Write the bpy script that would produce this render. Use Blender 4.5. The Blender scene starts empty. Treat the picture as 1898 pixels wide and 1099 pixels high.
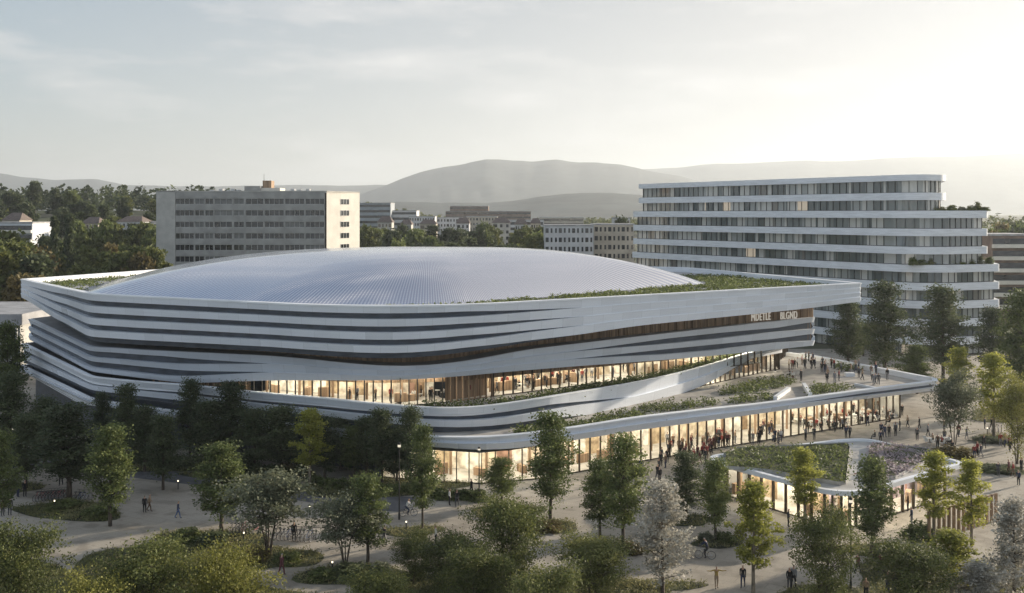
import bpy, math, random
import numpy as np
from mathutils import Vector, Matrix

# ------------------------------------------------------------------ camera, sky, sun, exposure
scene = bpy.context.scene
COL = scene.collection
F, CX, HY, H = 1898.0, 949.0, 395.0, 28.5          # focal length, centre column and horizon row in photo pixels; eye height in m
cam_d = bpy.data.cameras.new("camera")
cam_d.sensor_width = 36.0; cam_d.lens = 36.0
cam_d.shift_y = (HY - 549.5) / 1898.0
cam_d.clip_start = 0.5; cam_d.clip_end = 60000
cam = bpy.data.objects.new("camera", cam_d); COL.objects.link(cam)
cam.location = (0, 0, H); cam.rotation_euler = (math.radians(90), 0, 0)
scene.camera = cam

SUN_AZ, SUN_EL = 57.0, 13.0                          # degrees right of the view axis, above the horizon
world = bpy.data.worlds.new("World"); scene.world = world; world.use_nodes = True
wn = world.node_tree; wn.nodes.clear()
def N(t, tree=wn, **kw):
    n = tree.nodes.new(t)
    for k, v in kw.items(): setattr(n, k, v)
    return n
def ramp(tree, stops, interp='LINEAR'):
    r = N('ShaderNodeValToRGB', tree); cr = r.color_ramp; cr.interpolation = interp
    while len(cr.elements) < len(stops): cr.elements.new(0.5)
    for e, (p, c) in zip(cr.elements, stops): e.position = p; e.color = (c[0], c[1], c[2], 1)
    return r
sky = N('ShaderNodeTexSky', sky_type='NISHITA', sun_disc=False)
sky.sun_elevation = math.radians(SUN_EL); sky.sun_rotation = math.radians(SUN_AZ)
sky.altitude = 400; sky.air_density = 1.0; sky.dust_density = 1.2; sky.ozone_density = 2.5
tc = N('ShaderNodeTexCoord')
mp = N('ShaderNodeMapping'); mp.inputs['Scale'].default_value = (1.6, 1.6, 7.5)
wn.links.new(tc.outputs['Generated'], mp.inputs['Vector'])
cn = N('ShaderNodeTexNoise'); cn.inputs['Scale'].default_value = 2.6; cn.inputs['Detail'].default_value = 7; cn.inputs['Roughness'].default_value = .62
wn.links.new(mp.outputs['Vector'], cn.inputs['Vector'])
cr = ramp(wn, [(.49, (0, 0, 0)), (.60, (.22, .22, .22)), (.76, (1, 1, 1))])
wn.links.new(cn.outputs['Fac'], cr.inputs['Fac'])
# thin high veil: a desaturated copy of the sky mixed in, plus wisps of cloud
bw = N('ShaderNodeRGBToBW'); wn.links.new(sky.outputs['Color'], bw.inputs['Color'])
tint = N('ShaderNodeMix', data_type='RGBA', blend_type='MULTIPLY'); tint.inputs['Factor'].default_value = 1
wn.links.new(bw.outputs['Val'], tint.inputs[6]); tint.inputs[7].default_value = (1.15, 1.04, .93, 1)
veil = N('ShaderNodeMix', data_type='RGBA'); # the veil is thicker towards the sun and thin on the far side
vd = N('ShaderNodeVectorMath', operation='DOT_PRODUCT'); vd.inputs[1].default_value = (math.sin(math.radians(SUN_AZ)), math.cos(math.radians(SUN_AZ)), 0)
wn.links.new(tc.outputs['Generated'], vd.inputs[0])
vm = N('ShaderNodeMapRange'); vm.inputs['From Min'].default_value = .0; vm.inputs['From Max'].default_value = .75; vm.inputs['To Min'].default_value = .12; vm.inputs['To Max'].default_value = .72
wn.links.new(vd.outputs['Value'], vm.inputs['Value']); wn.links.new(vm.outputs[0], veil.inputs['Factor'])
wn.links.new(sky.outputs['Color'], veil.inputs[6]); wn.links.new(tint.outputs[2], veil.inputs[7])
cl = N('ShaderNodeMix', data_type='RGBA'); cl.inputs[7].default_value = (17, 16, 15, 1)
cm = N('ShaderNodeMath', operation='MULTIPLY'); cm.inputs[1].default_value = .5
wn.links.new(cr.outputs['Color'], cm.inputs[0]); wn.links.new(cm.outputs[0], cl.inputs['Factor'])
wn.links.new(veil.outputs[2], cl.inputs[6])
bg = N('ShaderNodeBackground'); bg.inputs['Strength'].default_value = 0.15
wo = N('ShaderNodeOutputWorld')
# unseen bluish fill light added to the sky over and behind the viewer
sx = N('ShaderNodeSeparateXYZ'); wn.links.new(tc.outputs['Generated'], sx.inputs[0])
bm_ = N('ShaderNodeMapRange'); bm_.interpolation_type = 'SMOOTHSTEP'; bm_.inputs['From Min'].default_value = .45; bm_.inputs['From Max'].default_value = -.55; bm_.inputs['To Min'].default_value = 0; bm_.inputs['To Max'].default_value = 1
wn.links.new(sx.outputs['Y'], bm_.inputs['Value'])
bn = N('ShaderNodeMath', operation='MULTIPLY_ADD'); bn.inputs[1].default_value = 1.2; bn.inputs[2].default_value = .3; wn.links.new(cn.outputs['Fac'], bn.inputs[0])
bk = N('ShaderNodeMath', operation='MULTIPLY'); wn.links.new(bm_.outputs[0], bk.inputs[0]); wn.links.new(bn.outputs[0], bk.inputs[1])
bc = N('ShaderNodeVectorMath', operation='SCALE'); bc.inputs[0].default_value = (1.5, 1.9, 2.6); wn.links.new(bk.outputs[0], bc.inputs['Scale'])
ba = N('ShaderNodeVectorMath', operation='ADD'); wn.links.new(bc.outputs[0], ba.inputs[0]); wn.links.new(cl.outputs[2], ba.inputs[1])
# soft shoulder so the glow round the sun does not run away: c / (1 + c/k)
dv1 = N('ShaderNodeVectorMath', operation='MULTIPLY_ADD'); dv1.inputs[1].default_value = (1/4.1,)*3; dv1.inputs[2].default_value = (1, 1, 1)
dv2 = N('ShaderNodeVectorMath', operation='DIVIDE')
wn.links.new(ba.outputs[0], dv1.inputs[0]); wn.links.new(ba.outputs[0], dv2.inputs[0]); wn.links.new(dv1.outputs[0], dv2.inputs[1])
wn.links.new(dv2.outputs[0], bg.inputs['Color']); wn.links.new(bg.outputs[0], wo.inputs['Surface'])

sl = bpy.data.lights.new("sun", 'SUN'); sl.energy = 5.0; sl.angle = math.radians(0.6); sl.color = (1.0, .87, .69)
sun = bpy.data.objects.new("sun", sl); COL.objects.link(sun)
az, el = math.radians(SUN_AZ), math.radians(SUN_EL)
SUNV = Vector((math.sin(az) * math.cos(el), math.cos(az) * math.cos(el), math.sin(el)))
sun.rotation_euler = SUNV.to_track_quat('Z', 'Y').to_euler(); sun.location = (60, 60, 120)

scene.view_settings.view_transform = 'Standard'; scene.view_settings.look = 'None'
scene.view_settings.exposure = 1.06; scene.view_settings.gamma = 1.0
scene.cycles.use_denoising = True
scene.cycles.max_bounces = 8; scene.cycles.transparent_max_bounces = 16; scene.cycles.volume_bounces = 0
scene.cycles.sample_clamp_indirect = 6.0

# ------------------------------------------------------------------ helpers
rnd = random.Random(7); R = np.random.default_rng(11)
def gp(px, py, z=0.0):
    Y = F * (H - z) / (py - HY); return ((px - CX) * Y / F, Y)
def pxof(X, Y): return CX + F * X / Y
def zof(py, Y): return H - (py - HY) * Y / F

def tag(o, label=None, cat=None, group=None, kind=None):
    if label: o['label'] = label
    if cat: o['category'] = cat
    if group: o['group'] = group
    if kind: o['kind'] = kind
    return o
def empty(name, loc=(0, 0, 0), rz=0.0):
    o = bpy.data.objects.new(name, None); o.location = loc; o.rotation_euler = (0, 0, rz)
    o.empty_display_size = .5; COL.objects.link(o); return o
def link(name, me, parent=None, loc=None):
    o = bpy.data.objects.new(name, me); COL.objects.link(o)
    if parent: o.parent = parent
    if loc: o.location = loc
    return o
def children(o): return [c for c in ALLCH.get(o.name, [])]
ALLCH = {}
def copy_tree(o, loc=None, rz=None, sc=None, parent=None):
    c = o.copy(); COL.objects.link(c)
    if parent: c.parent = parent
    if loc is not None: c.location = loc
    if rz is not None: c.rotation_euler = (0, 0, rz)
    if sc is not None: c.scale = sc
    for ch in list(o.children): copy_tree(ch, parent=c)
    return c

class MB:
    def __init__(s): s.v = []; s.f = []; s.m = []; s.sm = []
    def quad(s, a, b, c, d, m=0):
        i = len(s.v); s.v += [tuple(a), tuple(b), tuple(c), tuple(d)]; s.f.append((i, i+1, i+2, i+3)); s.m.append(m)
    def poly(s, pts, m=0):
        i = len(s.v); s.v += [tuple(p) for p in pts]; s.f.append(tuple(range(i, i+len(pts)))); s.m.append(m)
    def box(s, x0, x1, y0, y1, z0, z1, m=0, rz=0, o=(0, 0)):
        i = len(s.v); c, sn = math.cos(rz), math.sin(rz)
        for z in (z0, z1):
            for x, y in ((x0, y0), (x1, y0), (x1, y1), (x0, y1)): s.v.append((o[0]+x*c-y*sn, o[1]+x*sn+y*c, z))
        for f in ((3,2,1,0),(4,5,6,7),(0,1,5,4),(1,2,6,5),(2,3,7,6),(3,0,4,7)): s.f.append(tuple(i+k for k in f)); s.m.append(m)
    def tube(s, p0, p1, r0, r1, n=6, m=0, caps=True):
        p0, p1 = Vector(p0), Vector(p1); d = (p1-p0)
        if d.length < 1e-6: return
        d.normalize(); u = d.orthogonal().normalized(); w = d.cross(u); i = len(s.v)
        for p, r in ((p0, r0), (p1, r1)):
            for k in range(n):
                a = 2*math.pi*k/n; s.v.append(tuple(p+u*(r*math.cos(a))+w*(r*math.sin(a))))
        for k in range(n):
            k2 = (k+1) % n; s.f.append((i+k, i+k2, i+n+k2, i+n+k)); s.m.append(m)
        if caps:
            s.f.append(tuple(i+k for k in reversed(range(n)))); s.m.append(m)
            s.f.append(tuple(i+n+k for k in range(n))); s.m.append(m)
    def torus(s, c, R_, r, axis='Y', n=20, k=6, m=0):
        i = len(s.v)
        for a in range(n):
            A = 2*math.pi*a/n
            for b in range(k):
                B = 2*math.pi*b/k; q = R_+r*math.cos(B)
                s.v.append((c[0]+q*math.cos(A), c[1]+r*math.sin(B), c[2]+q*math.sin(A)))
        for a in range(n):
            for b in range(k):
                s.f.append((i+a*k+b, i+((a+1)%n)*k+b, i+((a+1)%n)*k+(b+1)%k, i+a*k+(b+1)%k)); s.m.append(m)
    def strip(s, A, B, m=0, closed=False):
        i = len(s.v); n = len(A); s.v += [tuple(p) for p in A] + [tuple(p) for p in B]
        for k in range(n if closed else n-1):
            k2 = (k+1) % n; s.f.append((i+k, i+k2, i+n+k2, i+n+k)); s.m.append(m)
    def mesh(s, name, mats, smooth=False):
        me = bpy.data.meshes.new(name); me.from_pydata(s.v, [], s.f)
        for mt in (mats if isinstance(mats, (list, tuple)) else [mats]): me.materials.append(mt)
        me.polygons.foreach_set('material_index', s.m)
        if smooth: me.polygons.foreach_set('use_smooth', [True]*len(s.f))
        me.update(); return me
    def build(s, name, mats, parent=None, smooth=False, loc=None):
        return link(name, s.mesh(name, mats, smooth), parent, loc)

# ------------------------------------------------------------------ materials
def newmat(name):
    m = bpy.data.materials.new(name); m.use_nodes = True; t = m.node_tree; t.nodes.clear()
    o = N('ShaderNodeOutputMaterial', t); return m, t, o
def pbr(name, col, rough=.6, metal=0.0, var=.12, scale=1.5, stretch=(1, 1, 1), bump=0.0, bscale=20, spec=.5, col2=None, thr=(.35, .65)):
    m, t, o = newmat(name); L = t.links.new
    b = N('ShaderNodeBsdfPrincipled', t); b.inputs['Roughness'].default_value = rough; b.inputs['Metallic'].default_value = metal
    b.inputs['Specular IOR Level'].default_value = spec
    g = N('ShaderNodeNewGeometry', t); mpp = N('ShaderNodeMapping', t); mpp.inputs['Scale'].default_value = stretch
    L(g.outputs['Position'], mpp.inputs['Vector'])
    n = N('ShaderNodeTexNoise', t); n.inputs['Scale'].default_value = scale; n.inputs['Detail'].default_value = 5
    L(mpp.outputs[0], n.inputs['Vector'])
    c2 = col2 if col2 else tuple(c*(1-2*var) for c in col); c1 = col if col2 else tuple(min(1, c*(1+var)) for c in col)
    r = ramp(t, [(thr[0], c2), (thr[1], c1)]); L(n.outputs['Fac'], r.inputs['Fac']); L(r.outputs[0], b.inputs['Base Color'])
    if bump:
        n2 = N('ShaderNodeTexNoise', t); n2.inputs['Scale'].default_value = bscale; n2.inputs['Detail'].default_value = 4
        L(mpp.outputs[0], n2.inputs['Vector']); bp = N('ShaderNodeBump', t); bp.inputs['Strength'].default_value = bump; bp.inputs['Distance'].default_value = .05
        L(n2.outputs['Fac'], bp.inputs['Height']); L(bp.outputs[0], b.inputs['Normal'])
    L(b.outputs[0], o.inputs['Surface']); return m
def leafmat(name, dark, mid, light, transl=.35):
    m, t, o = newmat(name); L = t.links.new
    a = N('ShaderNodeAttribute', t); a.attribute_name = 'tone'
    oi = N('ShaderNodeObjectInfo', t)
    ad = N('ShaderNodeMath', t, operation='MULTIPLY_ADD'); ad.inputs[1].default_value = .34; ad.inputs[2].default_value = -.17
    L(oi.outputs['Random'], ad.inputs[0])
    s = N('ShaderNodeMath', t, operation='ADD'); L(ad.outputs[0], s.inputs[0]); L(a.outputs['Fac'], s.inputs[1])
    r = ramp(t, [(0.0, dark), (.5, mid), (1.0, light)]); L(s.outputs[0], r.inputs['Fac'])
    d = N('ShaderNodeBsdfPrincipled', t); d.inputs['Roughness'].default_value = .6; d.inputs['Specular IOR Level'].default_value = .25
    L(r.outputs[0], d.inputs['Base Color'])
    tr = N('ShaderNodeBsdfTranslucent', t); L(r.outputs[0], tr.inputs['Color'])
    mx = N('ShaderNodeMixShader', t); mx.inputs[0].default_value = transl
    L(d.outputs[0], mx.inputs[1]); L(tr.outputs[0], mx.inputs[2]); L(mx.outputs[0], o.inputs['Surface']); return m
def emis(name, col, s):
    m, t, o = newmat(name); e = N('ShaderNodeEmission', t); e.inputs['Color'].default_value = (*col, 1); e.inputs['Strength'].default_value = s
    t.links.new(e.outputs[0], o.inputs['Surface']); return m
def glassmat(name, tint=(.92, .93, .9), refl=.12):
    m, t, o = newmat(name); L = t.links.new
    tr = N('ShaderNodeBsdfTransparent', t); tr.inputs['Color'].default_value = (*tint, 1)
    gl = N('ShaderNodeBsdfGlossy', t); gl.inputs['Roughness'].default_value = .03
    lw = N('ShaderNodeLayerWeight', t); lw.inputs['Blend'].default_value = refl
    mx = N('ShaderNodeMixShader', t); L(lw.outputs['Fresnel'], mx.inputs[0]); L(tr.outputs[0], mx.inputs[1]); L(gl.outputs[0], mx.inputs[2])
    L(mx.outputs[0], o.inputs['Surface']); return m
def interior(name, s, cols, scale=(.6, .6, .16)):
    # warm lit back wall of a room: bays of timber, pale curtain and open room seen through the glass
    m, t, o = newmat(name); L = t.links.new
    g = N('ShaderNodeNewGeometry', t); mpp = N('ShaderNodeMapping', t); mpp.inputs['Scale'].default_value = scale
    L(g.outputs['Position'], mpp.inputs['Vector'])
    n = N('ShaderNodeTexNoise', t); n.inputs['Scale'].default_value = 1.3; n.inputs['Detail'].default_value = 6; n.inputs['Roughness'].default_value = .7
    L(mpp.outputs[0], n.inputs['Vector'])
    r = ramp(t, cols); L(n.outputs['Fac'], r.inputs['Fac'])
    e = N('ShaderNodeEmission', t); e.inputs['Strength'].default_value = s; L(r.outputs[0], e.inputs['Color'])
    L(e.outputs[0], o.inputs['Surface']); return m

def roomwall(name, cols):
    # back wall of a room: bays of timber, plaster and curtain, about 1.7 m wide
    m, t, o = newmat(name); L = t.links.new
    g = N('ShaderNodeNewGeometry', t); sp = N('ShaderNodeVectorMath', t, operation='MULTIPLY'); sp.inputs[1].default_value = (.58, .58, 0); L(g.outputs['Position'], sp.inputs[0])
    fl = N('ShaderNodeVectorMath', t, operation='FLOOR'); L(sp.outputs[0], fl.inputs[0]); w = N('ShaderNodeTexWhiteNoise', t); L(fl.outputs[0], w.inputs['Vector'])
    r = ramp(t, cols, 'CONSTANT'); L(w.outputs['Value'], r.inputs['Fac'])
    n = N('ShaderNodeTexNoise', t); n.inputs['Scale'].default_value = 1.1; n.inputs['Detail'].default_value = 6; L(g.outputs['Position'], n.inputs['Vector'])
    r2 = ramp(t, [(.35, (.45, .42, .4)), (.62, (1, 1, 1))]); L(n.outputs['Fac'], r2.inputs['Fac'])
    mx = N('ShaderNodeMix', t, data_type='RGBA', blend_type='MULTIPLY'); mx.inputs['Factor'].default_value = 1; L(r.outputs[0], mx.inputs[6]); L(r2.outputs[0], mx.inputs[7])
    b = N('ShaderNodeBsdfPrincipled', t); b.inputs['Roughness'].default_value = .7; L(mx.outputs[2], b.inputs['Base Color']); L(b.outputs[0], o.inputs['Surface']); return m
def panelmat(name, col, rough, var, joint):
    # metal cladding panels: UV runs in metres along the band; joints every 3 m, each panel a little different, faint drawn streaks
    m, t, o = newmat(name); L = t.links.new
    uv = N('ShaderNodeUVMap', t); uv.uv_map = 'UVMap'; s = N('ShaderNodeSeparateXYZ', t); L(uv.outputs[0], s.inputs[0])
    a = N('ShaderNodeMath', t, operation='DIVIDE'); a.inputs[1].default_value = 3.0; L(s.outputs['X'], a.inputs[0])
    fr = N('ShaderNodeMath', t, operation='FRACT'); L(a.outputs[0], fr.inputs[0]); fl = N('ShaderNodeMath', t, operation='FLOOR'); L(a.outputs[0], fl.inputs[0])
    jl = N('ShaderNodeMath', t, operation='GREATER_THAN'); jl.inputs[1].default_value = .018; L(fr.outputs[0], jl.inputs[0])
    cx = N('ShaderNodeCombineXYZ', t); L(fl.outputs[0], cx.inputs[0]); oi = N('ShaderNodeObjectInfo', t); L(oi.outputs['Random'], cx.inputs[1])
    w = N('ShaderNodeTexWhiteNoise', t); L(cx.outputs[0], w.inputs['Vector'])
    g = N('ShaderNodeNewGeometry', t); mpp = N('ShaderNodeMapping', t); mpp.inputs['Scale'].default_value = (.5, .5, 11); L(g.outputs['Position'], mpp.inputs['Vector'])
    n = N('ShaderNodeTexNoise', t); n.inputs['Scale'].default_value = .6; n.inputs['Detail'].default_value = 6; L(mpp.outputs[0], n.inputs['Vector'])
    ad = N('ShaderNodeMath', t, operation='MULTIPLY_ADD'); ad.inputs[1].default_value = .55; L(w.outputs['Value'], ad.inputs[0]); 
    nn = N('ShaderNodeMath', t, operation='MULTIPLY'); nn.inputs[1].default_value = .9; L(n.outputs['Fac'], nn.inputs[0]); L(nn.outputs[0], ad.inputs[2])
    r = ramp(t, [(.2, tuple(c*(1-1.6*var) for c in col)), (.95, tuple(min(1, c*(1+var)) for c in col))]); L(ad.outputs[0], r.inputs['Fac'])
    mx = N('ShaderNodeMix', t, data_type='RGBA'); L(jl.outputs[0], mx.inputs['Factor']); mx.inputs[6].default_value = (*(c*joint for c in col), 1); L(r.outputs[0], mx.inputs[7])
    b = N('ShaderNodeBsdfPrincipled', t); L(mx.outputs[2], b.inputs['Base Color']); b.inputs['Metallic'].default_value = .15
    ro = N('ShaderNodeMath', t, operation='MULTIPLY_ADD'); ro.inputs[1].default_value = .16; ro.inputs[2].default_value = rough-.08; L(w.outputs['Value'], ro.inputs[0]); L(ro.outputs[0], b.inputs['Roughness'])
    L(b.outputs[0], o.inputs['Surface']); return m

M = {}
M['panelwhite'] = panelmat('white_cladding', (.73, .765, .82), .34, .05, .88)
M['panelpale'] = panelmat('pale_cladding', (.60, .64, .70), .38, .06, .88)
M['white'] = pbr('white_panel', (.76, .78, .81), .42, 0, .06, .35, (1, 1, 9), .0)
M['pale'] = pbr('pale_panel', (.56, .59, .63), .45, 0, .09, .5, (.35, .35, 14), .0)
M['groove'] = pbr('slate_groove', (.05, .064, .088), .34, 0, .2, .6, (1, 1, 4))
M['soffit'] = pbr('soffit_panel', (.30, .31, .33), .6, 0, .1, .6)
M['wood'] = pbr('timber_slats', (.33, .225, .145), .6, 0, .25, 3.0, (1, 1, .02), .2, 3, .3)
M['deckwood'] = pbr('pale_decking', (.37, .345, .31), .7, 0, .15, .6)
M['roofgrey'] = pbr('roof_membrane', (.34, .34, .35), .7, 0, .15, .4)
M['conc'] = pbr('concrete', (.42, .41, .39), .8, 0, .14, .5, (1, 1, 1), .15, 12)
M['dark'] = pbr('dark_metal', (.025, .026, .028), .45, .3, .2, 3)
M['steel'] = pbr('brushed_steel', (.45, .46, .47), .35, .8, .1, 3)
M['bronze'] = pbr('bronze_frame', (.06, .045, .03), .4, .4, .2, 3)
M['greyblock'] = pbr('grey_concrete_panel', (.33, .325, .31), .8, 0, .1, .4, (1, 1, 1), .1, 6)
M['greyblock2'] = pbr('warm_grey_panel', (.44, .43, .40), .8, 0, .08, .4)
M['endwall'] = pbr('pale_render', (.62, .59, .53), .8, 0, .06, .3)
M['winframe'] = pbr('window_frame', (.55, .55, .53), .5, 0, .1, 2)
M['darkglass'] = pbr('dark_window_glass', (.035, .038, .042), .08, 0, .3, .4, spec=.7)
M['blind'] = pbr('window_blind', (.17, .17, .165), .6, 0, .1, .8)
M['glass'] = glassmat('clear_glass')
WARM = [(.28, (.30, .14, .06)), (.40, (.70, .43, .20)), (.50, (1.0, .76, .46)), (.60, (1.0, .86, .63)), (.75, (1.0, .92, .76))]
M['lit'] = roomwall('timber_room_wall', [(0, (.36, .25, .15)), (.08, (.56, .44, .29)), (.24, (.70, .61, .47)), (.46, (.79, .73, .62)), (.72, (.86, .83, .75)), (.95, (.44, .27, .20))])
M['lit2'] = roomwall('painted_room_wall', [(0, (.45, .20, .13)), (.25, (.60, .46, .32)), (.5, (.72, .66, .56)), (.75, (.55, .45, .50)), (.9, (.35, .16, .10))])
M['lithall'] = M['lit']
M['ceil'] = emis('ceiling_lamp', (1.0, .91, .74), 12)
M['signlit'] = emis('lit_letter', (1, .93, .8), .2)
M['ceilwhite'] = pbr('pale_ceiling', (.62, .57, .48), .8, 0, .05)
M['lamp'] = emis('lamp_glow', (1.0, .86, .62), 1.3)
M['bark'] = pbr('bark', (.085, .065, .048), .9, 0, .3, 6, (1, 1, .3))
M['barkpale'] = pbr('pale_bark', (.20, .165, .12), .9, 0, .3, 6, (1, 1, .3))
def sandmat():
    m, t, o = newmat('sandy_paving'); L = t.links.new; g = N('ShaderNodeNewGeometry', t)
    def noise(sc, det, lo, hi, c0, c1):
        n = N('ShaderNodeTexNoise', t); n.inputs['Scale'].default_value = sc; n.inputs['Detail'].default_value = det; L(g.outputs['Position'], n.inputs['Vector'])
        r = ramp(t, [(lo, c0), (hi, c1)]); L(n.outputs['Fac'], r.inputs['Fac']); return r.outputs[0], n.outputs['Fac']
    def mul(a, b_, f=1.0):
        x = N('ShaderNodeMix', t, data_type='RGBA', blend_type='MULTIPLY'); x.inputs['Factor'].default_value = f; L(a, x.inputs[6]); L(b_, x.inputs[7]); return x.outputs[2]
    c, _ = noise(.09, 5, .35, .66, (.30, .265, .215), (.405, .365, .305)); st, _ = noise(.5, 7, .38, .5, (.74, .73, .72), (1, 1, 1)); sp, f = noise(9, 3, .3, .7, (.86, .86, .86), (1.06, 1.06, 1.06))
    mp_ = N('ShaderNodeMapping', t); mp_.inputs['Rotation'].default_value = (0, 0, .53); L(g.outputs['Position'], mp_.inputs['Vector'])
    bt = N('ShaderNodeTexBrick', t); bt.inputs['Scale'].default_value = 1; bt.inputs['Brick Width'].default_value = 2.4; bt.inputs['Row Height'].default_value = 1.2; bt.inputs['Mortar Size'].default_value = .03
    bt.inputs['Color1'].default_value = (1, 1, 1, 1); bt.inputs['Color2'].default_value = (.93, .93, .93, 1); bt.inputs['Mortar'].default_value = (.72, .71, .70, 1); L(mp_.outputs[0], bt.inputs['Vector'])
    x = mul(mul(mul(c, st), sp), bt.outputs['Color'], .75); b = N('ShaderNodeBsdfPrincipled', t); b.inputs['Roughness'].default_value = .85; L(x, b.inputs['Base Color'])
    bp = N('ShaderNodeBump', t); bp.inputs['Strength'].default_value = .2; bp.inputs['Distance'].default_value = .03; L(f, bp.inputs['Height']); L(bp.outputs[0], b.inputs['Normal'])
    L(b.outputs[0], o.inputs['Surface']); return m
M['sand'] = sandmat()
M['asphalt'] = pbr('asphalt', (.10, .10, .108), .8, 0, .2, .5, bump=.1, bscale=20)
M['grassbase'] = pbr('grass_soil', (.060, .068, .024), .95, 0, .35, .35, bump=.25, bscale=6)
M['land'] = pbr('fields_and_gardens', (.065, .075, .035), .95, 0, .4, .03)
M['hill'] = pbr('wooded_hill', (.045, .060, .062), .95, 0, .2, .012, bump=.15, bscale=.05)
M['rubber'] = pbr('rubber', (.012, .012, .012), .7)
M['skin'] = pbr('skin', (.45, .27, .19), .6, 0, .05)
M['hair'] = pbr('hair', (.03, .02, .015), .6)
M['shoe'] = pbr('shoe', (.02, .02, .02), .6)
LEAF = {
 'gold': leafmat('gold_green_leaves', (0.096, 0.102, 0.023), (0.203, 0.203, 0.047), (0.384, 0.362, 0.102), .4),
 'young': leafmat('young_leaves', (0.062, 0.080, 0.031), (0.138, 0.172, 0.058), (0.276, 0.303, 0.096)),
 'yellow': leafmat('yellow_green_leaves', (0.158, 0.169, 0.034), (0.328, 0.339, 0.073), (0.508, 0.486, 0.124), .55),
 'olive': leafmat('olive_leaves', (0.082, 0.094, 0.058), (0.165, 0.180, 0.113), (0.276, 0.282, 0.180)),
 'grey': leafmat('silver_blossom', (0.237, 0.226, 0.186), (0.475, 0.452, 0.390), (0.723, 0.689, 0.610)),
 'bushy': leafmat('bushy_leaves', (0.058, 0.071, 0.025), (0.131, 0.151, 0.046), (0.289, 0.276, 0.089)),
 'dark': leafmat('dark_leaves', (0.041, 0.054, 0.029), (0.088, 0.111, 0.054), (0.169, 0.192, 0.090)),
 'hedge': leafmat('hedge_leaves', (0.055, 0.071, 0.025), (0.118, 0.145, 0.049), (0.220, 0.249, 0.082)),
 'autumn': leafmat('russet_leaves', (0.076, 0.062, 0.025), (0.151, 0.124, 0.049), (0.262, 0.207, 0.082)),
 'grass': leafmat('grass_blades', (0.096, 0.099, 0.042), (0.180, 0.180, 0.076), (0.303, 0.276, 0.138)),
 'lilac': leafmat('lilac_heather', (0.165, 0.131, 0.151), (0.318, 0.262, 0.289), (0.469, 0.414, 0.441)),
}

# ------------------------------------------------------------------ ground
def smooth(a, b, x):
    t = np.clip((x-a)/(b-a), 0, 1); return t*t*(3-2*t)
def ground_h(X, Y):
    X = np.asarray(X, float); Y = np.asarray(Y, float)
    h = 9*smooth(240, 620, Y) + 7*smooth(600, 1800, Y)
    h = h + 20*smooth(280, 560, Y)*smooth(-60, -190, X)*(1-.6*smooth(900, 2200, Y))
    h = h + 4*smooth(300, 620, Y)*smooth(120, 260, X)
    h = h + .5*np.sin(X*.011+1)*np.sin(Y*.009)*smooth(250, 500, Y)*3
    return h
def gh(X, Y): return float(ground_h(X, Y))
ys = np.concatenate([np.arange(20, 240, 20), np.arange(240, 1000, 20), np.geomspace(1000, 16000, 26)])
xs = np.concatenate([-np.geomspace(11000, 420, 16), np.arange(-400, 401, 20), np.geomspace(420, 11000, 16)])
XX, YY = np.meshgrid(xs, ys); ZZ = ground_h(XX, YY)
gv = np.stack([XX.ravel(), YY.ravel(), ZZ.ravel()], 1); nx = len(xs)
gf = [(j*nx+i, j*nx+i+1, (j+1)*nx+i+1, (j+1)*nx+i) for j in range(len(ys)-1) for i in range(nx-1)]
gm = bpy.data.meshes.new('ground'); gm.from_pydata(gv.tolist(), [], gf); gm.materials.append(M['land'])
gm.polygons.foreach_set('use_smooth', [True]*len(gf))
tag(link('ground', gm), kind='structure')
def sheet(name, pts, z, mat, kind='structure'):
    b = MB(); b.poly([(x, y, z) for x, y in pts]); return tag(b.build(name, mat), kind=kind)
def pxsheet(name, pts, z, mat): return sheet(name, [gp(x, y) for x, y in pts], z, mat)
sheet('plaza', [(-150, 46), (62, 46), (78, 90), (92, 150), (104, 205), (90, 215), (-100, 215), (-150, 190)], .004, M['sand'])
def px_band(name, line, w, z, mat):
    P = [Vector((*gp(x, y), 0)) for x, y in line]; A = []; B = []
    for i, p in enumerate(P):
        d = (P[min(i+1, len(P)-1)]-P[max(i-1, 0)]).normalized(); n = Vector((-d.y, d.x, 0))
        A.append((p.x+n.x*w/2, p.y+n.y*w/2, z)); B.append((p.x-n.x*w/2, p.y-n.y*w/2, z))
    b = MB(); b.strip(B, A); tag(b.build(name, mat), kind='structure')
px_band('road', [(-160, 838), (-60, 843), (40, 850), (140, 861), (260, 873), (340, 882), (430, 893), (520, 906), (610, 920), (690, 931), (760, 935)], 5.2, .008, M['asphalt'])

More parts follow.
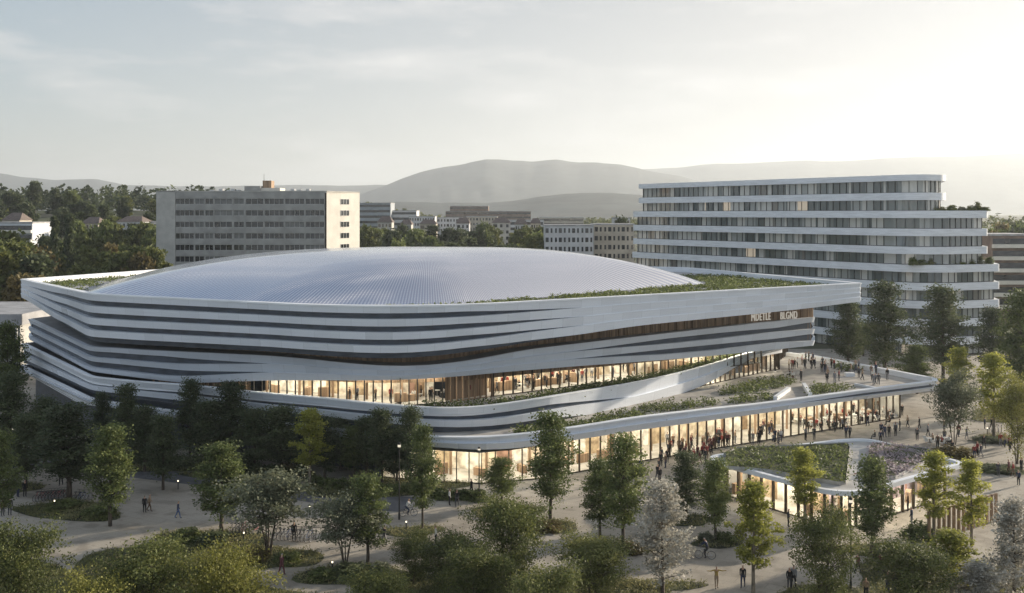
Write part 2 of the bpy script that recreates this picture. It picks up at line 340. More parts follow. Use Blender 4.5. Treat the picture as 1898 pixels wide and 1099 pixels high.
# smooth closed outlines of the planted beds (photo pixels on the ground)
def blob(cx, cy, rx, ry, seed, n=28):
    r_ = random.Random(seed); ph = [r_.uniform(0, 6.28) for _ in range(3)]; out = []
    for k in range(n):
        a = 2*math.pi*k/n; q = 1+.16*math.sin(2*a+ph[0])+.10*math.sin(3*a+ph[1])+.05*math.sin(5*a+ph[2])
        out.append(gp(cx+rx*q*math.cos(a), cy+ry*q*math.sin(a)))
    return out
BEDS = [(130, 948, 110, 16), (20, 1090, 130, 62), (300, 1090, 190, 70), (395, 1005, 90, 26), (420, 1120, 150, 50),
        (300, 862, 190, 11), (470, 880, 150, 9), (500, 1035, 85, 24), (665, 1068, 105, 22), (640, 1120, 120, 20), (700, 905, 160, 16), (760, 985, 60, 10),
        (850, 1085, 120, 34), (1000, 1105, 230, 40), (1010, 975, 60, 14), (1130, 1015, 75, 14), (940, 950, 60, 16), (1335, 1005, 48, 12),
        (1215, 1085, 90, 10), (1270, 965, 50, 10), (1530, 1110, 85, 26), (1620, 1020, 70, 14), (1745, 1080, 170, 45), (1840, 870, 60, 6),
        (1842, 812, 36, 5), (1770, 836, 46, 5), (1860, 770, 70, 12), (1890, 1080, 60, 60), (1720, 985, 26, 8), (20, 905, 60, 10)]
bed_polys = []
for i, (x, y, rx, ry) in enumerate(BEDS):
    p = blob(x, min(y, 1250), rx, ry, i); bed_polys.append(p)
bb = MB()
for i, p in enumerate(bed_polys): bb.poly([(x, y, .012+.0004*i) for x, y in p])
tag(bb.build('grass_bed', M['grassbase']), kind='structure')

# ------------------------------------------------------------------ leaf clouds (numpy)
def leaves(P, size, up=.35, seed=0, aspect=.62):
    """rhombic leaves at points P (n,3); returns verts, faces"""
    r = np.random.default_rng(seed); n = len(P)
    nrm = r.normal(size=(n, 3)); nrm[:, 2] = np.abs(nrm[:, 2])+up; nrm /= np.linalg.norm(nrm, axis=1)[:, None]
    t = r.normal(size=(n, 3)); t -= nrm*(t*nrm).sum(1)[:, None]; t /= np.linalg.norm(t, axis=1)[:, None]
    b = np.cross(nrm, t); s = (size*r.uniform(.6, 1.35, n))[:, None]
    v = np.stack([P-t*s, P+b*s*aspect, P+t*s, P-b*s*aspect], 1).reshape(-1, 3)
    return v
def leaf_mesh(name, V, tone, mat, extra=None):
    n = len(V)//4; me = bpy.data.meshes.new(name); me.vertices.add(len(V)); me.vertices.foreach_set('co', V.astype(np.float32).ravel())
    me.loops.add(len(V)); me.loops.foreach_set('vertex_index', np.arange(len(V), dtype=np.int32))
    me.polygons.add(n); me.polygons.foreach_set('loop_start', np.arange(0, len(V), 4, dtype=np.int32))
    me.update(calc_edges=True)
    at = me.attributes.new('tone', 'FLOAT', 'FACE'); at.data.foreach_set('value', np.clip(tone, 0, 1).astype(np.float32))
    me.materials.append(mat); return me

# ------------------------------------------------------------------ the arena
class Plan:
    def __init__(s, pts, rad, ne=40, na=14):
        s.p = [Vector(q) for q in pts]; s.r = rad; s.ne = ne; s.na = na        # counter-clockwise seen from above? (fixed by sign)
        ar = sum(a.x*b.y-b.x*a.y for a, b in zip(s.p, s.p[1:]+s.p[:1])); s.sg = 1 if ar > 0 else -1
    def curve(s, d=0.0):
        P = s.p; n = len(P); Q = []
        for i in range(n):
            a, b, c = P[i-1], P[i], P[(i+1) % n]
            u = (b-a).normalized(); w = (c-b).normalized()
            nu = Vector((-u.y, u.x))*s.sg; nw = Vector((-w.y, w.x))*s.sg         # inward normals
            k = (nu+nw); k = k/(1+nu.dot(nw)); Q.append(b+k*d)
        arcs = []
        for i in range(n):
            a, b, c = Q[i-1], Q[i], Q[(i+1) % n]
            u = (a-b).normalized(); w = (c-b).normalized(); ang = u.angle(w); r = max(.25, s.r[i]-d)
            t = min(r/math.tan(ang/2), .46*(a-b).length, .46*(c-b).length); r = t*math.tan(ang/2)
            ctr = b+(u+w).normalized()*(r/math.sin(ang/2)); p0 = b+u*t; p1 = b+w*t
            v0 = p0-ctr; v1 = p1-ctr; A = v0.angle(v1); sgn = 1 if v0.x*v1.y-v0.y*v1.x > 0 else -1; arc = []
            for k in range(s.na+1):
                th = sgn*A*k/s.na; arc.append(ctr+Vector((v0.x*math.cos(th)-v0.y*math.sin(th), v0.x*math.sin(th)+v0.y*math.cos(th))))
            arcs.append(arc)
        out = []
        for i in range(n):
            out += arcs[i]; e0 = arcs[i][-1]; e1 = arcs[(i+1) % n][0]
            for k in range(1, s.ne): out.append(e0.lerp(e1, k/s.ne))
        return np.array([(q.x, q.y) for q in out])
    def seg(s, i0, i1):
        """index range from the middle of corner i0 to the middle of corner i1"""
        st = s.na+1+s.ne-1; return range(i0*st+s.na//2, i1*st+s.na//2+1)
def tab(px, t):
    x = [a for a, b in t]; y = [b for a, b in t]; return np.interp(px, x, y)
def levels(P, C, t, i_first, i_last):
    """height along the closed curve from an image-edge table; the unseen back runs straight between the ends"""
    n = len(C); px = CX+F*C[:, 0]/C[:, 1]; vis = list(P.seg(i_first, i_last)); z = np.zeros(n)
    z[vis] = H-(tab(px[vis], t)-HY)*C[vis, 1]/F
    rest = [i for i in list(range(vis[-1]+1, n))+list(range(0, vis[0]))]
    for k, i in enumerate(rest): z[i] = z[vis[-1]]+(z[vis[0]]-z[vis[-1]])*(k+1)/(len(rest)+1)
    z0 = z.copy()                                            # soften table kinks
    for _ in range(6): z0 = (np.roll(z0, 1)+2*z0+np.roll(z0, -1))/4
    z0[vis[-1]+1:] = z[vis[-1]+1:]; return z0, px
def c3(C, z): return [(x, y, zz) for (x, y), zz in zip(C, np.broadcast_to(z, (len(C),)))]

ARENA = empty('arena', (-5, 140, 0))
def apart(b, name, mat, parent=None, smooth=False):
    o = b.build(name, mat, parent or ARENA, smooth)
    if parent is None: o.location = (5, -140, 0)
    return o
AR_OFF = Vector((5, -140, 0))

def ribbon(P, zt, zb, g, nb, last_groove, frac, depth, mat, lean=.12, dmax=None):
    """nb white bands with dark recessed grooves between them; g (0..1 along the curve) fades the grooves to a smooth face"""
    C0 = P.curve(0); Cl = P.curve(lean); n = len(C0); gg = np.clip(g, .06, 1)[:, None]
    Cd = Cl*(1-gg)+P.curve(depth)*gg; Cg = Cl*(1-gg)+P.curve(depth-.05)*gg                # grooves get shallower as they die out
    hgt = zt-zb; ng = nb if last_groove else nb-1
    gh_ = hgt*frac*g/max(ng, 1); bh = (hgt-gh_*ng)/nb; z = zt.copy(); bands = []
    for k in range(nb):
        b = MB(); za, zb_ = z, z-bh
        b.strip(c3(C0, za), c3(Cl, zb_), 0, True); nfq = len(b.f)
        b.strip(c3(Cd, za), c3(C0, za), 0, True); b.strip(c3(Cl, zb_), c3(Cd, zb_), 0, True)
        o = apart(b, 'fascia_band', mat); uvl = o.data.uv_layers.new(name='UVMap'); arr = np.zeros((len(o.data.loops), 2), np.float32)
        arc = np.concatenate([[0], np.cumsum(np.hypot(*np.diff(np.vstack([C0, C0[:1]]), axis=0).T))])+k*1.37
        for q_ in range(nfq): arr[4*q_:4*q_+4, 0] = (arc[q_], arc[q_+1], arc[q_+1], arc[q_])
        for q_ in range(nfq, len(b.f)): arr[4*q_:4*q_+4, 0] = 1.5
        uvl.data.foreach_set('uv', arr.ravel())
        z = zb_
        if k < ng:
            gb = MB(); gb.strip(c3(Cg, z+.02), c3(Cg, z-gh_-.02), 0, True)
            if k == nb-1: gb.strip(c3(Cg, z-gh_), c3(P.curve(depth+1.2), z-gh_), 0, True)
            apart(gb, 'groove', M['groove'])
            z = z-gh_
def rampf(px, pts): return np.interp(px, [p for p, _ in pts], [v for _, v in pts])

Lp, Bp, Fp, Rp = (-76, 158), (-53.2, 129), (-12.6, 108.6), (51, 149)
PU = Plan([Lp, Bp, Fp, Rp, (33, 192), (-20, 215), (-62, 190)], [1.5, 16, 26, .6, 8, 15, 4])
CU = PU.curve(0); ZR = 18.3
zt = np.full(len(CU), ZR)
zb, pxu = levels(PU, CU, [(30, 546), (57, 562), (100, 595), (158, 631), (168, 634), (250, 640), (500, 653), (600, 660), (700, 667), (760, 666), (850, 657), (960, 638), (1000, 632), (1179, 604), (1390, 583), (1505, 571), (1600, 558)], 0, 3)
vis = np.zeros(len(CU)); vis[list(PU.seg(0, 3))] = 1
gU = rampf(pxu, [(45, 0), (120, 1), (870, 1), (1080, 0)])*vis
ribbon(PU, zt, zb, gU, 4, True, .44, .8, M['panelwhite'])
# rim: bright coping, inner parapet, roof deck
b = MB(); Ci = PU.curve(.9); b.strip(c3(Ci, ZR+.06), c3(PU.curve(-.04), ZR+.06), 0, True); b.strip(c3(PU.curve(-.04), ZR+.06), c3(PU.curve(-.04), ZR-.12), 0, True)
b.strip(c3(Ci, 17.5), c3(Ci, ZR+.06), 0, True)
apart(b, 'roof_coping', M['white'])
b = MB(); b.poly(c3(PU.curve(.85), 17.5)); apart(b, 'roof_deck', M['roofgrey'])
# soffit of the overhanging roof volume
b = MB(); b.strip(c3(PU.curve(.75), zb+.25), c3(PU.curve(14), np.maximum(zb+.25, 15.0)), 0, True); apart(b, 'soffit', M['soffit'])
# timber wall in the shadow gap
CW = PU.curve(5.2); b = MB()
for i in range(len(CW)): pass
b.strip(c3(CW, 16.6), c3(CW, 9.0), 0, True); apart(b, 'timber_wall', M['wood'])
b = MB(); Cf = PU.curve(5.05)
acc = 0
for i in list(PU.seg(1, 3))[:-1]:
    p, q = Vector(Cf[i]), Vector(Cf[i+1]); acc += (q-p).length
    if acc > .9:
        acc = 0; dr = math.atan2((q-p).y, (q-p).x); b.box(-.05, .05, -.07, .07, 9.2, 16.5, 0, dr, (p.x, p.y))
o = apart(b, 'timber_fins', M['wood']); o['kind'] = 'stuff'

# middle ribbon
P2 = Plan([(-74.4, 157), (-53.6, 129.2), (-10.5, 112), (45, 150.4), (30, 192), (-20, 212), (-62, 188)], [2, 15, 20, 1.8, 6, 12, 5])
C2 = P2.curve(0)
zt2, px2 = levels(P2, C2, [(50, 590), (158, 641), (165, 643), (213, 645), (250, 648), (500, 659), (600, 668), (700, 678), (780, 679), (850, 671), (900, 663), (960, 650), (1000, 645), (1179, 624), (1390, 600), (1507, 588)], 0, 3)
zb2, _ = levels(P2, C2, [(50, 629), (165, 689), (250, 700), (340, 711), (400, 709), (500, 705.5), (700, 705.5), (780, 703), (850, 698), (960, 688), (1100, 677), (1200, 670), (1300, 662), (1390, 653), (1460, 646), (1507, 641)], 0, 3)
v2 = np.zeros(len(C2)); v2[list(P2.seg(0, 3))] = 1
g2 = rampf(px2, [(40, 1), (300, 1), (500, 0), (1060, 0), (1240, .8), (1330, .8), (1440, .55), (1500, 1)])*v2
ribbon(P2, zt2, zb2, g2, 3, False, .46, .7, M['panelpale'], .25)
b = MB(); b.strip(c3(P2.curve(.68), zt2-.06), c3(P2.curve(7), zt2-.06), 0, True); apart(b, 'ledge', M['soffit'])
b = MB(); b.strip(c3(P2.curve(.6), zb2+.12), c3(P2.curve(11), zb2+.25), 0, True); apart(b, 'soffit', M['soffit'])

# lower ribbon
P3 = Plan([(-75, 156), (-54, 128.8), (-5, 106.3), (42, 156), (28, 192), (-20, 210), (-62, 187)], [2, 15, 22, 2, 6, 12, 5])
C3_ = P3.curve(0)
zt3, px3 = levels(P3, C3_, [(36, 635), (165, 698), (250, 707), (340, 713), (400, 719), (480, 728), (600, 738), (700, 747), (780, 755), (850, 759), (900, 754), (960, 744), (1100, 722), (1179, 709), (1240, 696), (1300, 681), (1390, 653), (1420, 648), (1470, 639)], 0, 3)
zb3, _ = levels(P3, C3_, [(36, 672), (165, 731), (250, 742), (340, 753), (480, 770), (700, 794), (780, 801), (881, 806), (950, 798), (1000, 789), (1080, 777), (1180, 761), (1247, 738), (1316, 711), (1382, 671), (1420, 655), (1470, 643)], 0, 3)
v3 = np.zeros(len(C3_)); v3[list(P3.seg(0, 3))] = 1
g3 = rampf(px3, [(30, 1), (1000, 1), (1170, 0)])*v3
zb3 = np.minimum(zb3, zt3-.15)
ribbon(P3, zt3, zb3, g3, 2, True, .46, .7, M['panelwhite'], .25)
b = MB(); b.strip(c3(P3.curve(.45), zt3+.03), c3(P3.curve(-.03), zt3+.03), 0, True); b.strip(c3(P3.curve(-.03), zt3+.03), c3(P3.curve(-.03), zt3-.1), 0, True); b.strip(c3(P3.curve(.45), zt3-1.0), c3(P3.curve(.45), zt3+.03), 0, True)
apart(b, 'parapet_coping', M['white'])
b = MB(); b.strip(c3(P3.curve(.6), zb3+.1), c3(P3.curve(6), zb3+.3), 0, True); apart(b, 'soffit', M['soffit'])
# dark connecting wall behind the ribbons on the closed left side
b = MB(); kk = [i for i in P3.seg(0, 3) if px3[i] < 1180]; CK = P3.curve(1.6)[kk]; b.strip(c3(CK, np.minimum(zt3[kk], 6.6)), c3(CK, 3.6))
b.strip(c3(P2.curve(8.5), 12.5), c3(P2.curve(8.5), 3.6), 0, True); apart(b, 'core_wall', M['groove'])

# podium ribbon with the public terrace
P6 = Plan([(-75.5, 156), (-54.6, 128.2), (-.6, 104.2), (60.2, 143), (48.3, 170), (28, 192), (-20, 210), (-62, 187)], [2, 15, 26, 2.2, 1, 6, 12, 5])
C6 = P6.curve(0)
zt6, px6 = levels(P6, C6, [(36, 678), (165, 740), (250, 753), (340, 765), (480, 781), (700, 803), (800, 810), (881, 811.5), (930, 810), (960, 806), (1040, 796), (1180, 774), (1327, 757), (1400, 750), (1590, 724.5), (1720, 708), (1740, 705)], 0, 3)
zb6, _ = levels(P6, C6, [(36, 690), (165, 750), (250, 765), (480, 796), (700, 820), (800, 829), (881, 836), (950, 836), (1050, 818), (1180, 799), (1327, 779), (1400, 769), (1590, 742), (1720, 726.5), (1740, 723)], 0, 3)
i36 = list(P6.seg(3, 4)); 
zt6[i36[2:]] = 5.3; zb6[i36[2:]] = 4.0
v6 = np.zeros(len(C6)); v6[list(P6.seg(0, 3))] = 1
g6 = rampf(px6, [(30, 0), (1480, 0), (1600, .8), (1760, .8)])
ribbon(P6, zt6, zb6, g6, 2, False, .3, .5, M['panelwhite'], .3)
b = MB(); b.strip(c3(P6.curve(.7), zt6+.03), c3(P6.curve(-.03), zt6+.03), 0, True); b.strip(c3(P6.curve(-.03), zt6+.03), c3(P6.curve(-.03), zt6-.1), 0, True); b.strip(c3(P6.curve(.7), 4.4), c3(P6.curve(.7), zt6+.03), 0, True)
apart(b, 'parapet_coping', M['white'])
b = MB(); b.poly(c3(P6.curve(.6), 4.6)); apart(b, 'terrace_floor', M['deckwood'])
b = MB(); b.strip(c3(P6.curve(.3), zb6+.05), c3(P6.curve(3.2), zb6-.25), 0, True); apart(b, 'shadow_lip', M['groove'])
b = MB(); b.strip(c3(P6.curve(2.6), zb6-.22), c3(P6.curve(12), zb6-.22), 0, True); apart(b, 'soffit', M['soffit'])

# glazed rooms: panes with mullions in front of a lit room
def densify(line, step):
    out = []
    for (a, b_) in zip(line[:-1], line[1:]):
        a, b_ = Vector(a), Vector(b_); n = max(1, int(round((b_-a).length/step)))
        out += [a.lerp(b_, k/n) for k in range(n)]
    return out+[Vector(line[-1])]
def offset_line(P, d):
    out = []
    for i, p in enumerate(P):
        t = (P[min(i+1, len(P)-1)]-P[max(i-1, 0)]).normalized(); out.append(p+Vector((-t.y, t.x))*d)
    return out
def glazed(line, z0, ztop, step, depth, lit, mullw=.06, mat='bronze', pane=True, back=True, parent=None, off=(0, 0)):
    """line runs left to right seen from outside; ztop(x, y) or number"""
    P = densify(line, step); zt_ = [ztop(p) if callable(ztop) else ztop for p in P]; fr = MB()
    for i, p in enumerate(P):
        t = (P[min(i+1, len(P)-1)]-P[max(i-1, 0)]); a = math.atan2(t.y, t.x)
        fr.box(-mullw, mullw, -.14, .10, z0, zt_[i], 0, a, (p.x, p.y))
    for i in range(len(P)-1):
        t = P[i+1]-P[i]; a = math.atan2(t.y, t.x); m_ = (P[i]+P[i+1])/2; l = t.length/2
        fr.box(-l, l, -.05, .05, z0, z0+.09, 0, a, (m_.x, m_.y))
    outs = [apart(fr, 'glazing_frame', M[mat], parent) if parent is None else fr.build('glazing_frame', M[mat], parent)]
    if pane:
        g = MB(); g.strip([(p.x, p.y, z) for p, z in zip(P, zt_)], [(p.x, p.y, z0+.02) for p in P])
        outs.append(apart(g, 'window_pane', M['glass'], parent) if parent is None else g.build('window_pane', M['glass'], parent))
    if back and pane:
        zc = min(zt_)-.05 if not callable(ztop) else None
        A_, B_ = offset_line(P, .12), offset_line(P, depth); cz = [z-.04 for z in zt_]
        ce = MB(); ce.strip([(p.x, p.y, z) for p, z in zip(A_, cz)], [(p.x, p.y, z) for p, z in zip(B_, cz)])
        outs.append(apart(ce, 'room_ceiling', M['ceilwhite'], parent) if parent is None else ce.build('room_ceiling', M['ceilwhite'], parent))
        for d0 in (.22, .62):
            a_, b2 = offset_line(P, depth*d0), offset_line(P, depth*d0+.42); le = MB(); r_ = random.Random(int(P[0].x*10)+len(P))
            le.strip([(p.x, p.y, z-.06) for p, z in zip(a_, cz)], [(p.x, p.y, z-.06) for p, z in zip(b2, cz)])
            if le.f: o_l = apart(le, 'ceiling_lamp', M['ceil'], parent) if parent is None else le.build('ceiling_lamp', M['ceil'], parent); outs.append(o_l)
        cnr = MB(); m_ = offset_line(P, depth*.55); r_ = random.Random(len(P)*7)
        for i in range(1, len(P)-1):
            q = r_.random(); h_ = min(zt_)-z0
            if i % 4 == 1: cnr.tube((m_[i].x, m_[i].y, z0), (m_[i].x, m_[i].y, zt_[i]-.05), .16, .16, 8)
            elif q < .35: cnr.box(-.7, .7, -.25, .25, z0, z0+.75+.5*r_.random(), 0, r_.random()*3, (m_[i].x, m_[i].y))
        if cnr.f:
            o_c = apart(cnr, 'room_furnishing', M['wood'], parent) if parent is None else cnr.build('room_furnishing', M['wood'], parent); o_c['kind'] = 'stuff'; outs.append(o_c)
    if back:
        Q = offset_line(P, depth); w = MB(); w.strip([(p.x, p.y, max(zt_)+.3) for p in Q], [(p.x, p.y, z0) for p in Q])
        outs.append(apart(w, 'lit_room_wall', lit, parent) if parent is None else w.build('lit_room_wall', lit, parent))
        fl = MB(); fl.strip([(p.x, p.y, z0+.015) for p in Q], [(p.x, p.y, z0+.015) for p in P]); outs.append(apart(fl, 'room_floor', M['deckwood'], parent) if parent is None else fl.build('room_floor', M['deckwood'], parent))
    return outs
def zcurve(C, z):
    C = np.asarray(C); z = np.asarray(z)
    return lambda p: float(z[np.argmin((C[:, 0]-p.x)**2+(C[:, 1]-p.y)**2)])
z2f = zcurve(C2, zb2+.2); z3f = zcurve(C3_, zb3+.25)
# upper terrace (behind the lower ribbon's parapet)
GT = [(-31.5, 121.2), (-12.5, 114.6), (-6.5, 117.6), (36, 148)]
seg3 = [i for i in P3.seg(1, 3) if 325 < px3[i] < 1262]
fl = MB(); fl.poly([(*C, 6.85) for C in P3.curve(.4)[seg3]]+[(x, y+3, 6.85) for x, y in reversed(GT)]); apart(fl, 'upper_terrace_floor', M['deckwood'])
LITA = glazed([(-31.5, 121.2), (-12.5, 114.6), (-7, 117.3)], 6.85, z2f, 1.1, 5.0, M['lit'], .032, 'dark')
glazed([(-7, 117.3), (-2.4, 120.8)], 6.85, z2f, .8, 1.2, M['wood'], .06, 'wood', pane=False)
glazed([(-2.2, 120.9), (36, 148)], 6.85, z2f, 1.4, 5.0, M['lit'], .036, 'bronze')
glazed([(-44, 125.8), (-31.5, 121.2)], 6.85, z2f, .9, 1.0, M['wood'], .06, 'wood', pane=False)
# hall glazing on the podium terrace
GH = [tuple(P3.curve(1.5)[i]) for i in P3.seg(2, 3) if 1225 < px3[i] < 1470]
GH = GH[::3]+[(40.8, 156.5), (41.5, 162.0), (46.5, 173)]
glazed(GH, 4.6, lambda p: z3f(p) if p.y < 158 else 8.2, 1.5, 3.4, M['lithall'], .045, 'bronze')
# ground-floor glazing
GG = [(-14, 110.5), (-8.5, 108.6), (-3.2, 107.8), (2.5, 109.6), (54.0, 142.6)]
z6f = zcurve(C6, zb6-.30)
glazed(GG, .02, z6f, 1.45, 6.0, M['lit'], .04, 'bronze')
b = MB(); b.strip([(54.1, 142.7, 4.1), (46.5, 169, 4.1)], [(54.1, 142.7, 0), (46.5, 169, 0)]); apart(b, 'side_wall', M['conc'])
GL = [tuple(P6.curve(2.4)[i]) for i in P6.seg(0, 2) if px6[i] < 700][::4]
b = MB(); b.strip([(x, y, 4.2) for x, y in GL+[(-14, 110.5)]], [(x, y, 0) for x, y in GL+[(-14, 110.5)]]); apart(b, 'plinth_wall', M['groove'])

# ---- dome
DC = (-11.5, 140.0); DH = 6.1; DZ = 17.55
PD = Plan([(-57.5, 134), (-17, 112.6), (30.5, 159.5), (26, 190), (-38, 198), (-66, 173)], [6, 24, 5, 16, 20, 22], 40, 16)
CD = PD.curve(0)
# resample by angle about the crown
ang = np.arctan2(CD[:, 1]-DC[1], CD[:, 0]-DC[0]); rad = np.hypot(CD[:, 0]-DC[0], CD[:, 1]-DC[1]); o_ = np.argsort(ang); ang, rad = ang[o_], rad[o_]
NA, NR = 360, 48; TA = np.linspace(-math.pi, math.pi, NA, endpoint=False); RR = np.interp(TA, ang, rad, period=2*math.pi)
def dome_z(q): return DZ+DH*(1-q**2.5)
dv = [(DC[0], DC[1], dome_z(0))]; df = []; duv = []
qs = np.linspace(0, 1, NR+1)[1:]
for q in qs:
    for k in range(NA): dv.append((DC[0]+RR[k]*q*math.cos(TA[k]), DC[1]+RR[k]*q*math.sin(TA[k]), dome_z(q)))
for k in range(NA):
    k2 = (k+1) % NA; df.append((0, 1+k, 1+k2)); duv += [(k/NA, 0), (k/NA, 1/NR), ((k+1)/NA, 1/NR)]
for j in range(NR-1):
    for k in range(NA):
        k2 = (k+1) % NA; df.append((1+j*NA+k, 1+(j+1)*NA+k, 1+(j+1)*NA+k2, 1+j*NA+k2))
        duv += [(k/NA, (j+1)/NR), (k/NA, (j+2)/NR), ((k+1)/NA, (j+2)/NR), ((k+1)/NA, (j+1)/NR)]
dm = bpy.data.meshes.new('dome_roof'); dm.from_pydata(dv, [], df); uvl = dm.uv_layers.new(name='UVMap')
uvl.data.foreach_set('uv', np.array(duv, np.float32).ravel()); dm.polygons.foreach_set('use_smooth', [True]*len(df))
def dome_material():
    m, t, o = newmat('dome_scales'); L = t.links.new
    uv = N('ShaderNodeUVMap', t); uv.uv_map = 'UVMap'; sp = N('ShaderNodeSeparateXYZ', t); L(uv.outputs[0], sp.inputs[0])
    def tri(out, k):
        a = N('ShaderNodeMath', t, operation='MULTIPLY'); a.inputs[1].default_value = k; L(out, a.inputs[0])
        f = N('ShaderNodeMath', t, operation='FRACT'); L(a.outputs[0], f.inputs[0])
        s = N('ShaderNodeMath', t, operation='SUBTRACT'); s.inputs[1].default_value = .5; L(f.outputs[0], s.inputs[0])
        b_ = N('ShaderNodeMath', t, operation='ABSOLUTE'); L(s.outputs[0], b_.inputs[0]); return b_.outputs[0]
    a, r_ = tri(sp.outputs['X'], 360), tri(sp.outputs['Y'], 56)
    ra = ramp(t, [(.0, (0, 0, 0)), (.22, (0, 0, 0)), (.34, (1, 1, 1)), (.5, (1, 1, 1))]); L(a, ra.inputs['Fac'])
    rr_ = ramp(t, [(.40, (1, 1, 1)), (.48, (.55, .55, .55))]); L(r_, rr_.inputs['Fac'])
    mul = N('ShaderNodeMath', t, operation='MULTIPLY'); L(ra.outputs[0], mul.inputs[0]); L(rr_.outputs[0], mul.inputs[1])
    mx = N('ShaderNodeMix', t, data_type='RGBA'); L(mul.outputs[0], mx.inputs['Factor'])
    mx.inputs[6].default_value = (.66, .68, .77, 1); mx.inputs[7].default_value = (.97, .955, .965, 1)
    b_ = N('ShaderNodeBsdfPrincipled', t); b_.inputs['Metallic'].default_value = .95; L(mx.outputs[2], b_.inputs['Base Color'])
    ro = N('ShaderNodeMath', t, operation='MULTIPLY_ADD'); ro.inputs[1].default_value = -.06; ro.inputs[2].default_value = .17; L(mul.outputs[0], ro.inputs[0]); L(ro.outputs[0], b_.inputs['Roughness'])
    g = N('ShaderNodeNewGeometry', t); n = N('ShaderNodeTexNoise', t); n.inputs['Scale'].default_value = .06; L(g.outputs['Position'], n.inputs['Vector'])
    hm = N('ShaderNodeMath', t, operation='ADD'); L(mul.outputs[0], hm.inputs[0]); L(n.outputs['Fac'], hm.inputs[1])
    bp = N('ShaderNodeBump', t); bp.inputs['Strength'].default_value = .14; bp.inputs['Distance'].default_value = .05; L(hm.outputs[0], bp.inputs['Height']); L(bp.outputs[0], b_.inputs['Normal'])
    L(b_.outputs[0], o.inputs['Surface']); return m
dm.materials.append(dome_material())
do = link('dome_roof', dm, ARENA, AR_OFF)
# planted strip on the roof deck (right of the dome and on the left corner)
def inpoly_np(x, y, C):
    C = np.asarray(C); x1, y1 = C[:, 0], C[:, 1]; x0, y0 = np.roll(x1, 1), np.roll(y1, 1); c = np.zeros(len(x), bool)
    for a, b_, p, q in zip(x0, y0, x1, y1):
        if q != b_: c ^= ((q > y) != (b_ > y)) & (x < (a-p)*(y-q)/(b_-q)+p)
    return c
def sample_poly(G, n, seed, z):
    r = np.random.default_rng(seed); G = np.asarray(G); out = np.zeros((0, 2))
    while len(out) < n:
        x = r.uniform(G[:, 0].min(), G[:, 0].max(), n*2); y = r.uniform(G[:, 1].min(), G[:, 1].max(), n*2); k = inpoly_np(x, y, G); out = np.concatenate([out, np.stack([x[k], y[k]], 1)])
    return [(x, y, z) for x, y in out[:n]]
def plant_cloud(pts, hmin, hmax, per, size, seed, spread=.3):
    r = np.random.default_rng(seed); P = np.asarray(pts, float); n = len(P)
    hh = r.uniform(hmin, hmax, n)
    Q = np.repeat(P, per, 0)+r.normal(size=(n*per, 3))*[spread, spread, 0]
    Q[:, 2] += np.repeat(hh, per)*r.uniform(.1, 1, n*per)
    tone = np.repeat(r.uniform(.1, .8, n), per)+r.uniform(-.18, .25, n*per)
    return leaves(Q, size, .5, seed), tone
pts = []
PUi, PDi = PU.curve(1.3), PD.curve(-.7)
rx, ry = R.uniform(-76, 52, 60000), R.uniform(105, 200, 60000); ok = inpoly_np(rx, ry, PUi) & ~inpoly_np(rx, ry, PDi)
ok &= ((rx > -22) & (ry < 178)) | ((rx < -50) & (R.random(60000) < .5))
pts = [(x, y, 17.5) for x, y in zip(rx[ok], ry[ok]) if math.sin(x*.55+2)+math.sin(y*.7+x*.3) > -1.15][:4600]
V, T = plant_cloud(pts, .1, .55, 6, .17, 5)
o = link('roof_planting', leaf_mesh('roof_planting', V, T, LEAF['hedge']), ARENA, AR_OFF); o['kind'] = 'stuff'
# hedge on the upper terrace and planting on the podium
def along(P, C, lo, hi, pxs, d0, d1, z, n, seed):
    r_ = random.Random(seed); A, B = P.curve(d0), P.curve(d1); ids = [i for i in range(len(C)) if lo < pxs[i] < hi and C[i][1] < 165]; out = []
    for _ in range(n):
        i = r_.choice(ids); k = r_.random(); f = r_.random(); j = (i+1) % len(C)
        p = A[i]*(1-k)+B[i]*k; q = A[j]*(1-k)+B[j]*k; s_ = p*(1-f)+q*f
        out.append((s_[0], s_[1], z[i] if hasattr(z, '__len__') else z))
    return out
pts = along(P3, C3_, 770, 1385, px3, .7, 2.3, zt3-.75, 1500, 3)
V, T = plant_cloud(pts, .5, 1.35, 9, .16, 9, .25)
o = link('terrace_hedge', leaf_mesh('terrace_hedge', V, T, LEAF['hedge']), ARENA, AR_OFF); o['kind'] = 'stuff'
pts = []
for poly_ in ([(955, 806), (1010, 797), (1180, 771), (1250, 758), (1249, 749), (1215, 753), (1100, 779)],
              [(1215, 766), (1330, 752), (1330, 744), (1245, 752)], [(1330, 735), (1425, 725), (1478, 711), (1462, 702), (1420, 706), (1335, 726)],
              [(1340, 752), (1440, 742), (1420, 733), (1380, 735)], [(1500, 737), (1590, 722), (1575, 717), (1505, 718)],
              [(1560, 690), (1600, 688), (1585, 683), (1540, 676)]):
    G = [gp(x, y, 4.6) for x, y in poly_]; xs_ = [g[0] for g in G]; ys_ = [g[1] for g in G]; k = 0
    area = abs(sum(a[0]*b_[1]-b_[0]*a[1] for a, b_ in zip(G, G[1:]+G[:1])))/2
    q = np.array(sample_poly(G, max(4, int(area*4)), 5, 4.6)); q = q[inpoly_np(q[:, 0], q[:, 1], P6.curve(1.0))]; pts += [tuple(a) for a in q]
pts += along(P6, C6, 955, 1235, px6, .9, 4.2, 4.6, 900, 8)
V, T = plant_cloud(pts, .3, 1.0, 8, .16, 21, .3)
o = link('podium_planting', leaf_mesh('podium_planting', V, T, LEAF['hedge']), ARENA, AR_OFF); o['kind'] = 'stuff'
